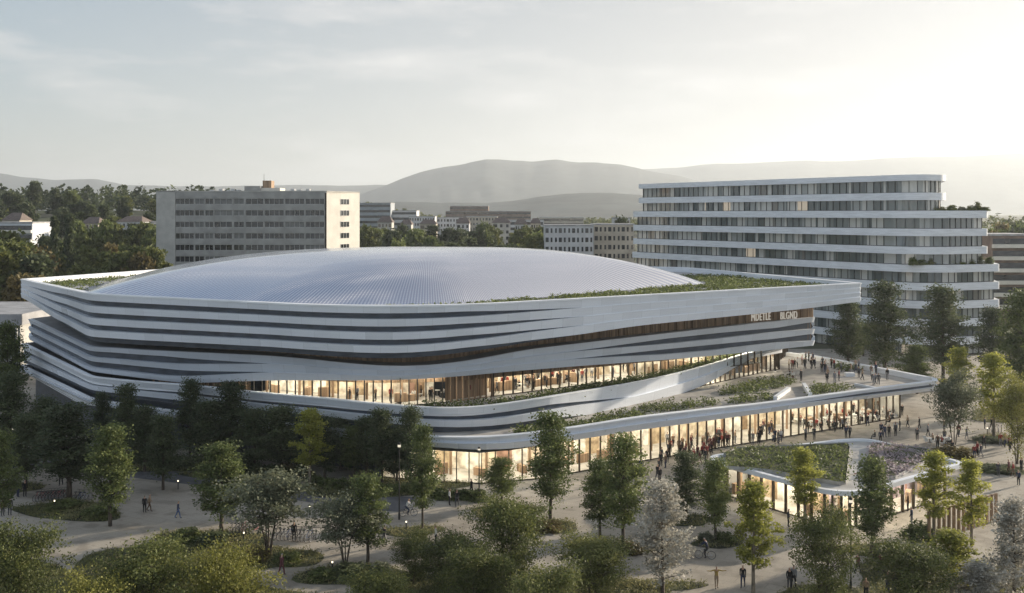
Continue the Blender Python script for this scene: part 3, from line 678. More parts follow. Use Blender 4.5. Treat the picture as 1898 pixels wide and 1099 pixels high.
# low white walls between the terrace beds, pale bench slab
b = MB()
for (x0, y0), (x1, y1), w, h in (((1437, 742), (1462, 724), .5, .5), ((1490, 716), (1502, 736), .5, .5), ((1566, 697.5), (1583, 697.5), .8, .55), ((1585, 714), (1625, 722), .3, .3)):
    p, q = Vector(gp(x0, y0, 4.6)), Vector(gp(x1, y1, 4.6)); a = math.atan2((q-p).y, (q-p).x); l = (q-p).length; b = MB(); b.box(0, l, -w/2, w/2, 4.61, 4.6+h, 0, a, (p.x, p.y)); apart(b, 'bed_kerb', M['white'])
# letters on the timber wall
for word, pxw in (('MDETLE', 1414), ('BLGND', 1465)):
  cu = bpy.data.curves.new('wall_lettering', 'FONT'); cu.body = word; cu.size = 1.5; cu.extrude = .06; cu.space_character = 1.12; cu.align_x = 'CENTER'
  cu.materials.append(M['signlit'])
  to = bpy.data.objects.new('wall_lettering', cu); COL.objects.link(to)
  Cs = PU.curve(4.9); ii = [i for i in PU.seg(2, 3)]; pxs_ = CX+F*Cs[:, 0]/Cs[:, 1]; ic = min(ii, key=lambda i: abs(pxs_[i]-pxw))
  t = Vector(Cs[ic+2])-Vector(Cs[ic-2]); a = math.atan2(t.y, t.x)
  zs = zof(593.5-(pxw-1418)*.06, Cs[ic][1])
  to.matrix_world = Matrix.Translation((Cs[ic][0], Cs[ic][1], zs)) @ Matrix.Rotation(a, 4, 'Z') @ Matrix.Rotation(math.radians(90), 4, 'X') @ Matrix.Diagonal((.66, 1, 1, 1))
  dg = bpy.context.evaluated_depsgraph_get(); tm = bpy.data.meshes.new_from_object(to.evaluated_get(dg)); mw = to.matrix_world.copy()
  bpy.data.objects.remove(to); tm.name = 'wall_lettering'; tm.transform(mw); link('wall_lettering', tm, ARENA, AR_OFF)
tag(ARENA, 'huge white arena wrapped in curving bands with a silver dome roof', 'arena')

# ------------------------------------------------------------------ buildings behind the arena
def office():
    root = empty('office_building', (70, 225, 0)); off = Vector((-70, -225, 0))
    tag(root, 'tall white office building with rounded ribbon floors behind the arena on the right', 'building')
    def ap(b, n, m, smooth=False):
        o = b.build(n, m, root, smooth); o.location = off; return o
    tops = [36.2-3.6*k for k in range(11)]
    def plan(k):
        if k < 2: return Plan([(33, 272.5), (80.2, 202), (87.6, 206.5), (93, 222), (47, 284)], [2, 34, 5.5, 6, 3], 46, 20)
        if k < 5: return Plan([(31.6, 272.8), (80.6, 201), (96.2, 207), (101, 224), (47, 286)], [2, 34, 1.2, 4, 3], 46, 20)
        return Plan([(31.4, 273), (81, 200.4), (98.8, 207.5), (104, 226), (47, 287)], [2, 34, 1.0, 4, 3], 46, 20)
    for k in range(10):
        P = plan(k); z = tops[k]; fh = 1.2 if k == 0 else 1.48
        C = P.curve(0); b = MB(); b.strip(c3(C, z), c3(C, z-fh), 0, True); b.poly(c3(C, z-.03)); b.poly(list(reversed(c3(C, z-fh))))
        b.strip(c3(P.curve(.3), z-.4), c3(P.curve(.0), z), 0, True)
        ap(b, 'floor_slab', M['white'])
        if k > 0 and k in (2, 5): pass
        Pg = plan(min(k, 9)); 
        Pn = plan(k) if k not in (1, 4) else plan(k)
        z0 = tops[k+1]-.02; Cg = Pn.curve(1.1); g = MB(); g.strip(c3(Cg, z-fh+.02), c3(Cg, z0), 0, True); w = ap(g, 'window_band', M['offglass'])
        fr = MB(); acc = 0; ids = list(range(0, int(len(Cg)*.62)))
        for i in ids[:-1]:
            p, q = Vector(Cg[i]), Vector(Cg[i+1]); acc += (q-p).length
            if acc > 1.35:
                acc = 0; a = math.atan2((q-p).y, (q-p).x); fr.box(-.035, .035, -.14, .1, z0, z-fh, 0, a, (p.x, p.y))
        Ct = Pn.curve(1.0); fr.strip(c3(Ct, z0+.12), c3(Ct, z0), 0, True); o = fr.build('window_mullions', M['dark'], w); o['kind'] = 'stuff'
    return root, plan, tops, off
def offglass():
    m, t, o = newmat('office_glass'); L = t.links.new
    g = N('ShaderNodeNewGeometry', t); mpp = N('ShaderNodeMapping', t); mpp.inputs['Scale'].default_value = (.42, .42, .2778)
    L(g.outputs['Position'], mpp.inputs['Vector'])
    v = N('ShaderNodeTexWhiteNoise', t); fl = N('ShaderNodeVectorMath', t, operation='FLOOR'); L(mpp.outputs[0], fl.inputs[0]); L(fl.outputs[0], v.inputs['Vector'])
    r = ramp(t, [(0, (.10, .12, .12)), (.26, (.18, .20, .195)), (.5, (.31, .325, .31)), (.72, (.52, .51, .47)), (.96, (.20, .19, .17))], 'CONSTANT'); L(v.outputs['Value'], r.inputs['Fac'])
    b = N('ShaderNodeBsdfPrincipled', t); b.inputs['Roughness'].default_value = .06; b.inputs['Specular IOR Level'].default_value = 1.0; L(r.outputs[0], b.inputs['Base Color'])
    # a few rooms have their lights on
    lt = ramp(t, [(0, (0, 0, 0)), (.97, (.9, .75, .55))], 'CONSTANT'); L(v.outputs['Value'], lt.inputs['Fac']); L(lt.outputs[0], b.inputs['Emission Color']); b.inputs['Emission Strength'].default_value = .16
    L(b.outputs[0], o.inputs['Surface']); return m
M['offglass'] = offglass()
OFF, oplan, otops, ooff = office()

def window(parent, w, h, depth, nm, lightm, place, nmull=1, name='window'):
    """one framed window: frame, reveal and pane in its own mesh; place(u, v, d) maps metres on the facade to the building"""
    b = MB(); t = .07
    def q(u0, u1, v0, v1, d0, d1, m):
        c = [place(u, v, d) for d in (d0, d1) for u, v in ((u0, v0), (u1, v0), (u1, v1), (u0, v1))]; i = len(b.v); b.v += c
        for f in ((3,2,1,0),(4,5,6,7),(0,1,5,4),(1,2,6,5),(2,3,7,6),(3,0,4,7)): b.f.append(tuple(i+k for k in f)); b.m.append(m)
    q(t, w-t, t, h-t, -.06, -.03, 1)
    q(0, w, 0, t, -.08, .05, 0); q(0, w, h-t, h, -.08, .05, 0); q(0, t, t, h-t, -.08, .05, 0); q(w-t, w, t, h-t, -.08, .05, 0)
    for k in range(1, nmull+1): u = w*k/(nmull+1); q(u-t/2, u+t/2, t, h-t, -.05, .04, 0)
    return b.build(name, [nm, lightm], parent)

def grey_block():
    root = empty('office_block', (-75, 290, 0)); tag(root, 'grey concrete slab block with rows of windows and a rooftop plant room', 'building')
    ox, oy = -75, 290
    P = [(-98.3, 283.0), (-51.3, 283.0), (-44.2, 297), (-91, 301)]; zt_ = 34.4; sc = 283/1898
    def loc(x, y, z): return (x-ox, y-oy, z)
    def wx(px): return (px-CX)*sc
    # facade built as spandrels and piers round real openings
    rows = [(zt_-1.85-3.19*k-1.62, zt_-1.85-3.19*k) for k in range(8)]
    bays = [(325, 359), (361, 378), (380, 395), (397, 430), (433, 452), (455, 488), (490, 526), (528, 564), (566, 601)]
    fr = MB(); zprev = zt_
    for z0, z1 in rows:
        fr.box(wx(325)-ox, wx(602)-ox, 283-oy, 283.35-oy, z1, zprev, 0); zprev = z0
        for a, b_ in zip([(0, 325)]+bays, bays+[(602, 0)]):
            fr.box(wx(a[1])-ox, wx(b_[0])-ox, 282.97-oy, 283.3-oy, z0, z1, 0)
    fr.box(wx(325)-ox, wx(602)-ox, 283-oy, 283.35-oy, 0, zprev, 0)
    fr.build('front_wall', M['greyblock'], root)
    b = MB(); b.box(P[0][0]-ox, wx(325)-ox-.01, 282.9-oy, 283.4-oy, 0, zt_+.1); b.build('stair_wall', M['greyblock2'], root)
    b = MB(); b.strip([loc(-51.3, 283.3, zt_), loc(-44.2, 297, zt_)], [loc(-51.3, 283.3, 0), loc(-44.2, 297, 0)])
    b.strip([loc(-44.2, 297, zt_), loc(-91, 301, zt_), loc(-98.3, 283.4, zt_)], [loc(-44.2, 297, 0), loc(-91, 301, 0), loc(-98.3, 283.4, 0)])
    b.build('end_wall', M['endwall'], root)
    b = MB(); b.poly([loc(x, y, zt_-.25) for x, y in P]); 
    for (p, q) in zip(P, P[1:]+P[:1]):
        d = (Vector(q)-Vector(p)); a = math.atan2(d.y, d.x); b.box(.02, d.length-.02, -.1, .25, zt_, zt_+.28, 0, a, (p[0]-ox, p[1]-oy))
    roof = b.build('roof', M['greyblock2'], root)
    r_ = random.Random(4)
    for z0, z1 in rows[:6]:
        for (a, b_) in bays:
            w = wx(b_)-wx(a); x0 = wx(a)
            window(root, w, z1-z0, .3, M['winframe'], M['blind'] if r_.random() < .2 else M['darkglass'],
                   lambda u, v, d, x0=x0, z0=z0: (x0+u-ox, 283.22-d-oy, z0+v), max(1, int(w/1.25)-1))
    e0, e1 = Vector((-51.3, 283.3)), Vector((-44.2, 297)); ed = (e1-e0).normalized(); L_ = (e1-e0).length; en = Vector((ed.y, -ed.x))
    for z0, z1 in rows[:6]:
        window(root, .26*L_, 1.6, .2, M['winframe'], M['darkglass'], lambda u, v, d, z0=z0: tuple((e0+ed*(.41*L_+u)+en*(.05+d)-Vector((ox, oy)))[:])+(z0+v,), 2)
    def rbox(px0, px1, y0, y1, zz0, zz1, name, m):
        b = MB(); b.box(wx(px0)-ox, wx(px1)-ox, y0-oy, y1-oy, zz0, zz1); return b.build(name, m, root)
    rbox(446, 476, 287, 294, zt_-.2, zt_+1.7, 'plant_room', M['greyblock'])
    rbox(476.3, 512, 287.5, 294, zt_-.2, zt_+1.2, 'plant_room', M['endwall'])
    rbox(477, 493, 289, 293, zt_+1.2, zt_+3.3, 'chimney', M['wood'])
    for k, px in enumerate((381, 396, 409, 420, 428, 530, 545, 560)):
        rbox(px, px+7, 287+k % 3, 289+k % 3, zt_-.2, zt_+.7+.25*(k % 2), 'roof_vent', M['steel'])
    b = MB(); b.tube((wx(478)-ox, 0, zt_+3.3), (wx(478)-ox, 0, zt_+5.2), .07, .04); b.build('antenna', M['dark'], root)
grey_block()

def simple_building(name, label, cat, px0, px1, ytop, Y, depth, wall, fl=3.0, nbay=6, style='ribbon', roof='flat', wm='darkglass', rz=0.0, group=None, top_extra=None):
    X0, X1 = (px0-CX)*Y/F, (px1-CX)*Y/F; zt_ = zof(ytop, Y); xc = (X0+X1)/2; g0 = min(gh(X0, Y), gh(X1, Y), gh(xc, Y+depth))-1.5
    root = empty(name, (xc, Y, g0)); tag(root, label, cat, group); h = zt_-g0; w = X1-X0
    b = MB(); b.box(-w/2, w/2, 0, depth, 0, h); b.build('wall', wall, root)
    if roof == 'flat':
        b = MB(); b.box(-w/2-.15, w/2+.15, -.15, depth+.15, h+.002, h+.45); b.build('roof', M['roofgrey'] if wall != M['dark'] else M['dark'], root)
    else:
        b = MB(); hp = roof; i = len(b.v); o_ = .4
        b.v += [(-w/2-o_, -o_, h), (w/2+o_, -o_, h), (w/2+o_, depth+o_, h), (-w/2-o_, depth+o_, h), (-w/2*.6, depth/2, h+hp), (w/2*.6, depth/2, h+hp)]
        for f in ((0,1,5,4),(1,2,5),(2,3,4,5),(3,0,4),(3,2,1,0)): b.f.append(f); b.m.append(0)
        b.build('roof', M['tile'], root)
    nf = max(1, int((h-1.5)/fl)); vis_f = min(nf, 6)
    for k in range(vis_f):
        z1 = h-.7-k*fl; z0 = z1-1.5
        if z0 < .3: break
        if style == 'ribbon':
            b = MB(); b.box(-w/2+.4, w/2-.4, -.10, -.003, z0, z1); b.build('window_band', M[wm], root)
        elif style == 'balcony':
            b = MB(); b.box(-w/2+.3, w/2-.3, -.10, -.003, z0-.5, z1); b.build('window_band', M[wm], root)
            b = MB(); b.box(-w/2, w/2, -1.1, -.11, z0-.9, z0+.05); b.build('balcony', M['endwall'] if wall != M['endwall'] else M['greyblock2'], root)
        else:
            for j in range(nbay):
                u = -w/2+w*(j+.5)/nbay; ww = w/nbay*(.42 if j % 3 else .7)
                b = MB(); b.box(u-ww/2, u+ww/2, -.07, .0-.003, z0, z1, 0); b.build('window', M[wm], root)
    return root
M['tile'] = pbr('roof_tiles', (.13, .10, .088), .85, 0, .2, 1.5)
M['bluegrey'] = pbr('blue_grey_cladding', (.30, .33, .36), .6, 0, .1, .3)
M['whitewall'] = pbr('white_render', (.55, .55, .56), .8, 0, .07, .3)
M['brownwall'] = pbr('brown_brick', (.21, .15, .12), .85, 0, .15, .5)
M['beige'] = pbr('beige_render', (.42, .38, .32), .8, 0, .1, .3)
sb = simple_building
sb('apartment_block', 'white apartment block with small punched windows between the dome and the office building', 'building', 1010, 1100, 419, 332, 14, M['whitewall'], 3.0, 11, 'punched')
sb('apartment_block', 'darker beige apartment block directly left of the rounded white office building', 'building', 1101, 1176, 417, 345, 16, M['beige'], 3.0, 9, 'punched')
sb('roof_house', 'small pale house top rising behind the beige block, beside the office building', 'building', 1138, 1168, 405, 400, 9, M['whitewall'], 3.0, 4, 'punched')
sb('office_block', 'blue grey banded office block just right of the grey slab block', 'building', 664, 724, 377, 640, 22, M['bluegrey'], 3.4)
sb('office_block', 'low pale office block next to the banded blue grey one', 'building', 723, 772, 391, 650, 20, M['whitewall'], 3.4)
sb('town_building', 'dark flat box building topmost in the hazy town below the mountain', 'building', 834, 905, 382.5, 900, 30, M['brownwall'], 3.5)
sb('town_building', 'long low dark building under the dark flat box in the distant town', 'building', 826, 984, 392, 860, 24, M['brownwall'], 3.5)
sb('apartment_block', 'white town block half hidden by trees right of the banded office block', 'building', 758, 806, 402, 600, 14, M['whitewall'], 3.0, 10, 'punched')
sb('apartment_block', 'small white block below the left end of the long dark building', 'building', 810, 856, 404, 620, 14, M['whitewall'], 3.0, 8, 'punched')
sb('apartment_block', 'white block below the middle of the long dark building', 'building', 864, 922, 402, 640, 14, M['beige'], 3.0, 10, 'punched')
sb('apartment_block', 'long pale low block left of the white apartment block with punched windows', 'building', 930, 1008, 409, 560, 14, M['whitewall'], 3.0, 12, 'ribbon')
sb('apartment_block', 'pale terrace of flats at the foot of the green hill', 'building', 1000, 1082, 404, 760, 16, M['beige'], 3.0, 12, 'ribbon')
sb('residential_block', 'pale green block with dark ribbon windows among trees at the far left', 'building', -30, 60, 414, 330, 14, M['pale'], 2.9, 6, 'balcony')
sb('town_house', 'pale house with a brown hipped roof behind the two dark poplars', 'house', 150, 182, 414, 420, 10, M['beige'], 3.0, 4, 'punched', 2.6)
sb('town_house', 'white house with a pale roof left of the grey slab block', 'house', 216, 262, 411, 400, 12, M['whitewall'], 3.0, 5, 'punched', 2.2)
sb('town_house', 'small white house squeezed against the grey slab block', 'house', 264, 292, 412, 410, 10, M['whitewall'], 3.0, 3, 'punched')
sb('town_house', 'low red roofed house above the pale green block at the far left', 'house', 4, 36, 408, 380, 10, M['beige'], 3.0, 4, 'punched', 2.8)
sb('apartment_block', 'brown apartment block with pale balcony bands at the right edge', 'building', 1838, 1930, 437, 262, 16, M['brownwall'], 3.1, 6, 'balcony')
rt = random.Random(5)
for k, (px, w_, yt, Y) in enumerate([(700, 26, 409, 470), (742, 20, 413, 430), (778, 30, 412, 455), (846, 24, 411, 480), (880, 22, 414, 440), (912, 34, 410, 500), (955, 22, 413, 450), (984, 18, 411, 470)]):
    sb('town_house', f"{['first', 'second', 'third', 'fourth', 'fifth', 'sixth', 'seventh', 'eighth'][k]} small house from left among the trees behind the dome", 'house', px, px+w_, yt+3, Y, 9, M[rt.choice(['whitewall', 'beige', 'greyblock2'])], 3.0, rt.choice([3, 4, 5]), 'punched', rt.choice([2.0, 2.4, 2.8, 'flat']), group='small houses behind the dome')
def annex():
    root = empty('low_hall', (-105, 176, 0)); tag(root, 'low grey hall with a row of upright fins beside the arena at the left edge', 'building')
    b = MB(); b.box(-30, 20.5, 0, 24, 0, 9.3); b.build('wall', M['greyblock2'], root)
    b = MB(); b.box(-30.4, 21.0, -.8, 24.4, 9.32, 11.2); b.build('roof', M['roofgrey'], root)
    b = MB(); b.box(-29.5, 20, -.12, -.004, 5.4, 8.8); b.build('window_band', M['darkglass'], root)
    for k in range(40): b = MB(); b.box(20-.9*k-.14, 20-.9*k+.14, -.45, -.14, 5.2, 9.2); b.build('facade_fin', M['winframe'], root)
annex()

# ---- low pavilion with a planted roof in the foreground
def pavilion():
    ox, oy = 39, 102; zr = 3.7
    root = empty('garden_pavilion', (ox, oy, 0)); off = Vector((-ox, -oy, 0))
    tag(root, 'low white rimmed pavilion with a planted roof and lit glass walls on the plaza', 'pavilion')
    V = [gp(x, y, zr) for x, y in ((1293, 846), (1570, 919), (1792, 857), (1612, 812), (1560, 813))]
    P = Plan(V, [2.2, 3.4, 1.6, 8, 8], 24, 12)
    def ap(b, n, m): o = b.build(n, m, root); o.location = off; return o
    C = P.curve(0); b = MB(); b.strip(c3(C, zr), c3(C, zr-.42), 0, True); b.strip(c3(P.curve(.5), zr), c3(C, zr), 0, True); b.strip(c3(P.curve(.5), zr-.25), c3(P.curve(.5), zr), 0, True); b.poly(list(reversed(c3(C, zr-.42)))); ap(b, 'roof_rim', M['white'])
    b = MB(); b.poly(c3(P.curve(.45), zr-.22)); ap(b, 'roof', M['conc'])
    for k, (bed, lil) in enumerate((([(1346, 842), (1365, 832), (1570, 822), (1575, 830), (1568, 893), (1555, 896), (1420, 872), (1345, 866)], 'hedge'), ([(1612, 826), (1625, 822), (1720, 833), (1735, 846), (1660, 884), (1618, 892), (1608, 880)], 'lilac'))):
        G = [gp(x, y, zr) for x, y in bed]; b = MB(); n = len(G)
        b.strip([(x, y, zr+.16) for x, y in G], [(x, y, zr-.2) for x, y in G], 0, True); b.poly([(x, y, zr+.05) for x, y in G], 1)
        o = b.build('planting_bed', [M['conc'], M['grassbase']], root); o.location = off
        q = sample_poly(G, 420 if k == 0 else 200, 50+k, zr+.02)
        Vv, T = plant_cloud(q, .08, .42, 10, .13, 60+k, .3); l = link('bed_plants', leaf_mesh('bed_plants', Vv, T, LEAF['hedge'] if k == 0 else LEAF['lilac']), o); l['kind'] = 'stuff'
    Ci = P.curve(1.5); st = P.na+1+P.ne-1; i1 = st  # corner index of the front vertex
    n_ = len(Ci); ids = list(range(6, st+6)); 
    for rng_ in ((P.na//2, st+P.na//2), (st+P.na//2, 2*st+P.na//2)):
        line = [tuple(Ci[i % n_]) for i in range(rng_[0], rng_[1]+1, 3)]
        for o in glazed(line, .02, zr-.43, 1.5, 3.0, M['lit2'] if rng_[0] > st else M['lit'], .09, 'bronze', parent=root): o.location = off
    b = MB(); bk = [tuple(Ci[i % n_]) for i in range(2*st+P.na//2, n_+P.na//2)]; b.strip([(x, y, zr-.45) for x, y in bk], [(x, y, 0) for x, y in bk]); ap(b, 'back_wall', M['conc'])
    # row of tall timber fins in front of the sunken corner
    a, c = Vector(gp(1722, 1004)), Vector(gp(1846, 966)); b = MB(); n = 15
    for k in range(n):
        p = a.lerp(c, k/(n-1)); r_ = math.atan2((c-a).y, (c-a).x); b.box(-.06, .06, -.14, .14, 0, 2.6, 0, r_, (p.x, p.y))
    p = (a+c)/2; b.box(-(c-a).length/2, (c-a).length/2, -.05, .05, 2.45, 2.58, 0, math.atan2((c-a).y, (c-a).x), (p.x, p.y)); ap(b, 'fin_screen', M['wood'])
    return P, zr
pavilion()

# ------------------------------------------------------------------ mountains and hills
def ridge(name, prof, D, back, front, seed, mat, nseg=160, rough=.02):
    r = np.random.default_rng(seed); x0, x1 = prof[0][0], prof[-1][0]; px = np.linspace(x0, x1, nseg); py = tab(px, prof)
    nz = sum(np.interp(np.linspace(0, 1, nseg), np.linspace(0, 1, k), r.normal(size=k))/k for k in (12, 25, 50, 100))*18
    X = (px-CX)*D/F; Z = np.maximum(H+(HY-py)*D/F+nz*D*.0004, 6)
    ts = np.concatenate([-np.linspace(1, 0, 14)**1.0, np.linspace(0, 1, 6)[1:]]); V = []
    for t in ts:
        w = (1-abs(t))**1.25 if t < 0 else (1-t)
        wob = np.interp(np.arange(nseg), np.linspace(0, nseg, 40), r.normal(size=40))*.015*abs(t)*(1-abs(t))*4
        Yv = D+(front*t if t < 0 else back*t); zz = Z*np.clip(w+wob, 0, 1.0)-(4 if abs(t) == 1 else 0)
        V.append(np.stack([X*(Yv/D if t < 0 else 1), np.full(nseg, Yv), zz], 1))
    V = np.concatenate(V); fs = [(j*nseg+i, j*nseg+i+1, (j+1)*nseg+i+1, (j+1)*nseg+i) for j in range(len(ts)-1) for i in range(nseg-1)]
    me = bpy.data.meshes.new(name); me.from_pydata(V.tolist(), [], fs); me.materials.append(mat); me.polygons.foreach_set('use_smooth', [True]*len(fs))
    tag(link(name, me), kind='structure')
ridge('mountain', [(640, 372), (690, 350), (740, 331), (800, 314), (850, 305), (900, 294.5), (930, 296), (985, 299), (1030, 293.5), (1075, 300), (1110, 301), (1150, 304), (1190, 313), (1260, 330), (1400, 362)], 6000, 1700, 2000, 3, M['hill'])
ridge('mountain_range', [(-300, 318), (-80, 316), (0, 321), (40, 328), (100, 334), (180, 333), (230, 343), (330, 345), (460, 343), (560, 343), (640, 345), (720, 344), (800, 350), (900, 372)], 7000, 1700, 2000, 5, M['hill'])
ridge('mountain_range', [(1080, 330), (1180, 312), (1260, 309), (1300, 304), (1400, 301), (1480, 296), (1560, 297), (1700, 290), (1800, 289), (1898, 285), (2300, 280)], 8600, 1700, 2300, 8, M['hill'])
ridge('hill', [(600, 383), (680, 377), (760, 375), (830, 377), (900, 378), (960, 370), (1000, 363), (1050, 357.5), (1110, 355), (1170, 359), (1250, 372), (1400, 384)], 2600, 900, 900, 12, M['hill'])

# ------------------------------------------------------------------ trees
def tree_proto(kind, seed):
    """returns (trunk mesh, crown mesh, height, crown width) for a tree standing on the origin"""
    r = random.Random(seed); g = np.random.default_rng(seed)
    K = {  # height, crown radius, crown base fraction, profile power low/high, branches, leaves per clump, leaf size, leaf material, bark, stems
        'young': (9.0, 2.5, .20, 1.1, 62, 74, .095, 'young', 'bark', 1),
        'yellow': (9.0, 1.9, .24, 1.0, 50, 58, .10, 'yellow', 'barkpale', 1),
        'olive': (7.5, 3.3, .30, .6, 64, 46, .115, 'olive', 'bark', 5),
        'grey': (9.5, 2.5, .14, .75, 66, 42, .115, 'grey', 'bark', 1),
        'bushy': (8.5, 3.5, .10, .75, 88, 92, .085, 'bushy', 'bark', 3),
        'sunny': (8.0, 4.0, .10, .8, 84, 84, .085, 'gold', 'bark', 3),
        'dark': (9.5, 2.5, .17, 1.3, 66, 76, .095, 'dark', 'bark', 1),
        'round': (12.0, 4.6, .14, .42, 60, 30, .42, 'bushy', 'bark', 1),
        'tall': (14.0, 4.4, .14, .6, 60, 30, .42, 'dark', 'bark', 1),
        'poplar': (14.0, 1.7, .06, .35, 60, 36, .32, 'dark', 'bark', 1),
        'spruce': (14.0, 3.0, .06, 1.0, 60, 30, .34, 'dark', 'bark', 1),
        'russet': (11.0, 4.2, .14, .45, 56, 30, .40, 'autumn', 'bark', 1),
        'lime': (12.0, 4.4, .12, .42, 60, 30, .42, 'young', 'bark', 1),
    }[kind]
    hgt, cr, cb, pw, nb, nl, ls, lm, bk, stems = K
    T = MB(); P = []; tone = []
    bases = []; cr_side = [r.uniform(.78, 1.16) for _ in range(7)]
    for s in range(stems):
        a = 6.283*s/stems+r.random(); sp = 0 if stems == 1 else hgt*.13
        p = Vector((.12*math.cos(a)*(stems > 1), .12*math.sin(a)*(stems > 1), 0)); pts = [p.copy()]; n = 7; lean = Vector((math.cos(a)*sp, math.sin(a)*sp, 0))
        top = hgt*(.93 if stems == 1 else r.uniform(.62, .88))
        for k in range(1, n+1):
            f = k/n; pts.append(Vector((p.x+lean.x*f**1.2+r.gauss(0, .05)*f, p.y+lean.y*f**1.2+r.gauss(0, .05)*f, top*f)))
        r0 = .016*hgt*(1 if stems == 1 else .6)
        for k in range(n): T.tube(pts[k], pts[k+1], r0*(1-.85*k/n), r0*(1-.85*(k+1)/n), 7, 0, False)
        bases.append(pts)
    for i in range(nb):
        if r.random() < .12 and kind in ('young', 'yellow', 'dark', 'bushy', 'sunny', 'grey'): continue
        pts = bases[i % stems]; f = cb+(1-cb)*((i+.5)/nb)**.9; f = min(.97, f+r.uniform(-.03, .03))
        t = (f-cb)/(1-cb)
        if kind == 'spruce': prof = (1-t)**.9+.04
        elif kind == 'poplar': prof = (math.sin(math.pi*min(1, (t*.9+.1)))**.5)
        else: prof = (min(1, t/.28+.30)**.8)*max(.02, (1-t)/(1-.28))**pw if t > .28 else (min(1, t/.28*.7+.38))
        top = pts[-1].z; ff = min(.98, f*hgt/top) if stems > 1 else f/.93
        ff = min(.99, ff); k = min(len(pts)-2, int(ff*(len(pts)-1))); u = ff*(len(pts)-1)-k; b0 = pts[k].lerp(pts[k+1], min(1, u))
        a = i*2.39996+r.uniform(-.4, .4); L = cr*prof*(r.uniform(.62, 1.12) if kind in ('poplar', 'spruce') else cr_side[int((a % 6.283)/6.283*7)]*r.uniform(.52, 1.2)); elv = math.radians(r.uniform(15, 45) if kind != 'spruce' else r.uniform(-18, 5))
        if kind == 'poplar': elv = math.radians(65)
        d = Vector((math.cos(a)*math.cos(elv), math.sin(a)*math.cos(elv), math.sin(elv))); e = b0+d*L
        rb = .006*hgt*(1-.7*t)
        T.tube(b0, b0.lerp(e, .55)+Vector((0, 0, .05*L)), rb, rb*.55, 5, 0, False); T.tube(b0.lerp(e, .55)+Vector((0, 0, .05*L)), e, rb*.55, rb*.15, 4, 0, False)
        base_tone = r.uniform(.22, .62)
        nc = 2 if L < cr*.4 else 4
        for c in range(nc):
            q = b0.lerp(e, .30+.70*(c+.6)/nc) + Vector((r.gauss(0, .10), r.gauss(0, .10), r.gauss(0, .08)))*cr
            m = max(6, int(nl*r.uniform(.55, 1.25))); sg = cr*(.085+.06*r.random())*(1.5 if nc == 2 else 1)
            P.append(np.clip(g.normal(size=(m, 3)), -1.7, 1.7)*[sg, sg, sg*.62]+np.array(q)); tone.append(np.full(m, base_tone+r.uniform(-.13, .13))+g.uniform(-.17, .2, m))
    P = np.concatenate(P); tone = np.concatenate(tone)
    V = leaves(P, ls, .3, seed)
    cm_ = leaf_mesh('crown', V, tone, LEAF[lm]); tm_ = T.mesh('trunk', M[bk], True)
    return tm_, cm_, hgt, 2*cr
PROTO = {}
def proto(kind, var):
    if (kind, var) not in PROTO: PROTO[kind, var] = tree_proto(kind, 100+17*var+sum(map(ord, kind)))
    return PROTO[kind, var]
NAMES = {'young': 'young_tree', 'yellow': 'young_tree', 'olive': 'multi_stem_tree', 'grey': 'blossom_tree', 'bushy': 'bushy_tree', 'sunny': 'bushy_tree', 'dark': 'dark_tree', 'round': 'broadleaf_tree', 'tall': 'broadleaf_tree',
         'poplar': 'poplar_tree', 'spruce': 'spruce_tree', 'russet': 'russet_tree', 'lime': 'broadleaf_tree'}
tcount = 0
def plant_tree(kind, X, Y, h, w, label, group=None, z=None):
    global tcount; tcount += 1
    tm_, cm_, hh, ww = proto(kind, tcount % 3); root = empty(NAMES[kind], (X, Y, gh(X, Y) if z is None else z), rnd.uniform(0, 6.28)); root.scale = (w/ww, w/ww, h/hh)
    tag(root, label, 'tree', group); link('trunk', tm_, root); link('crown', cm_, root); return root
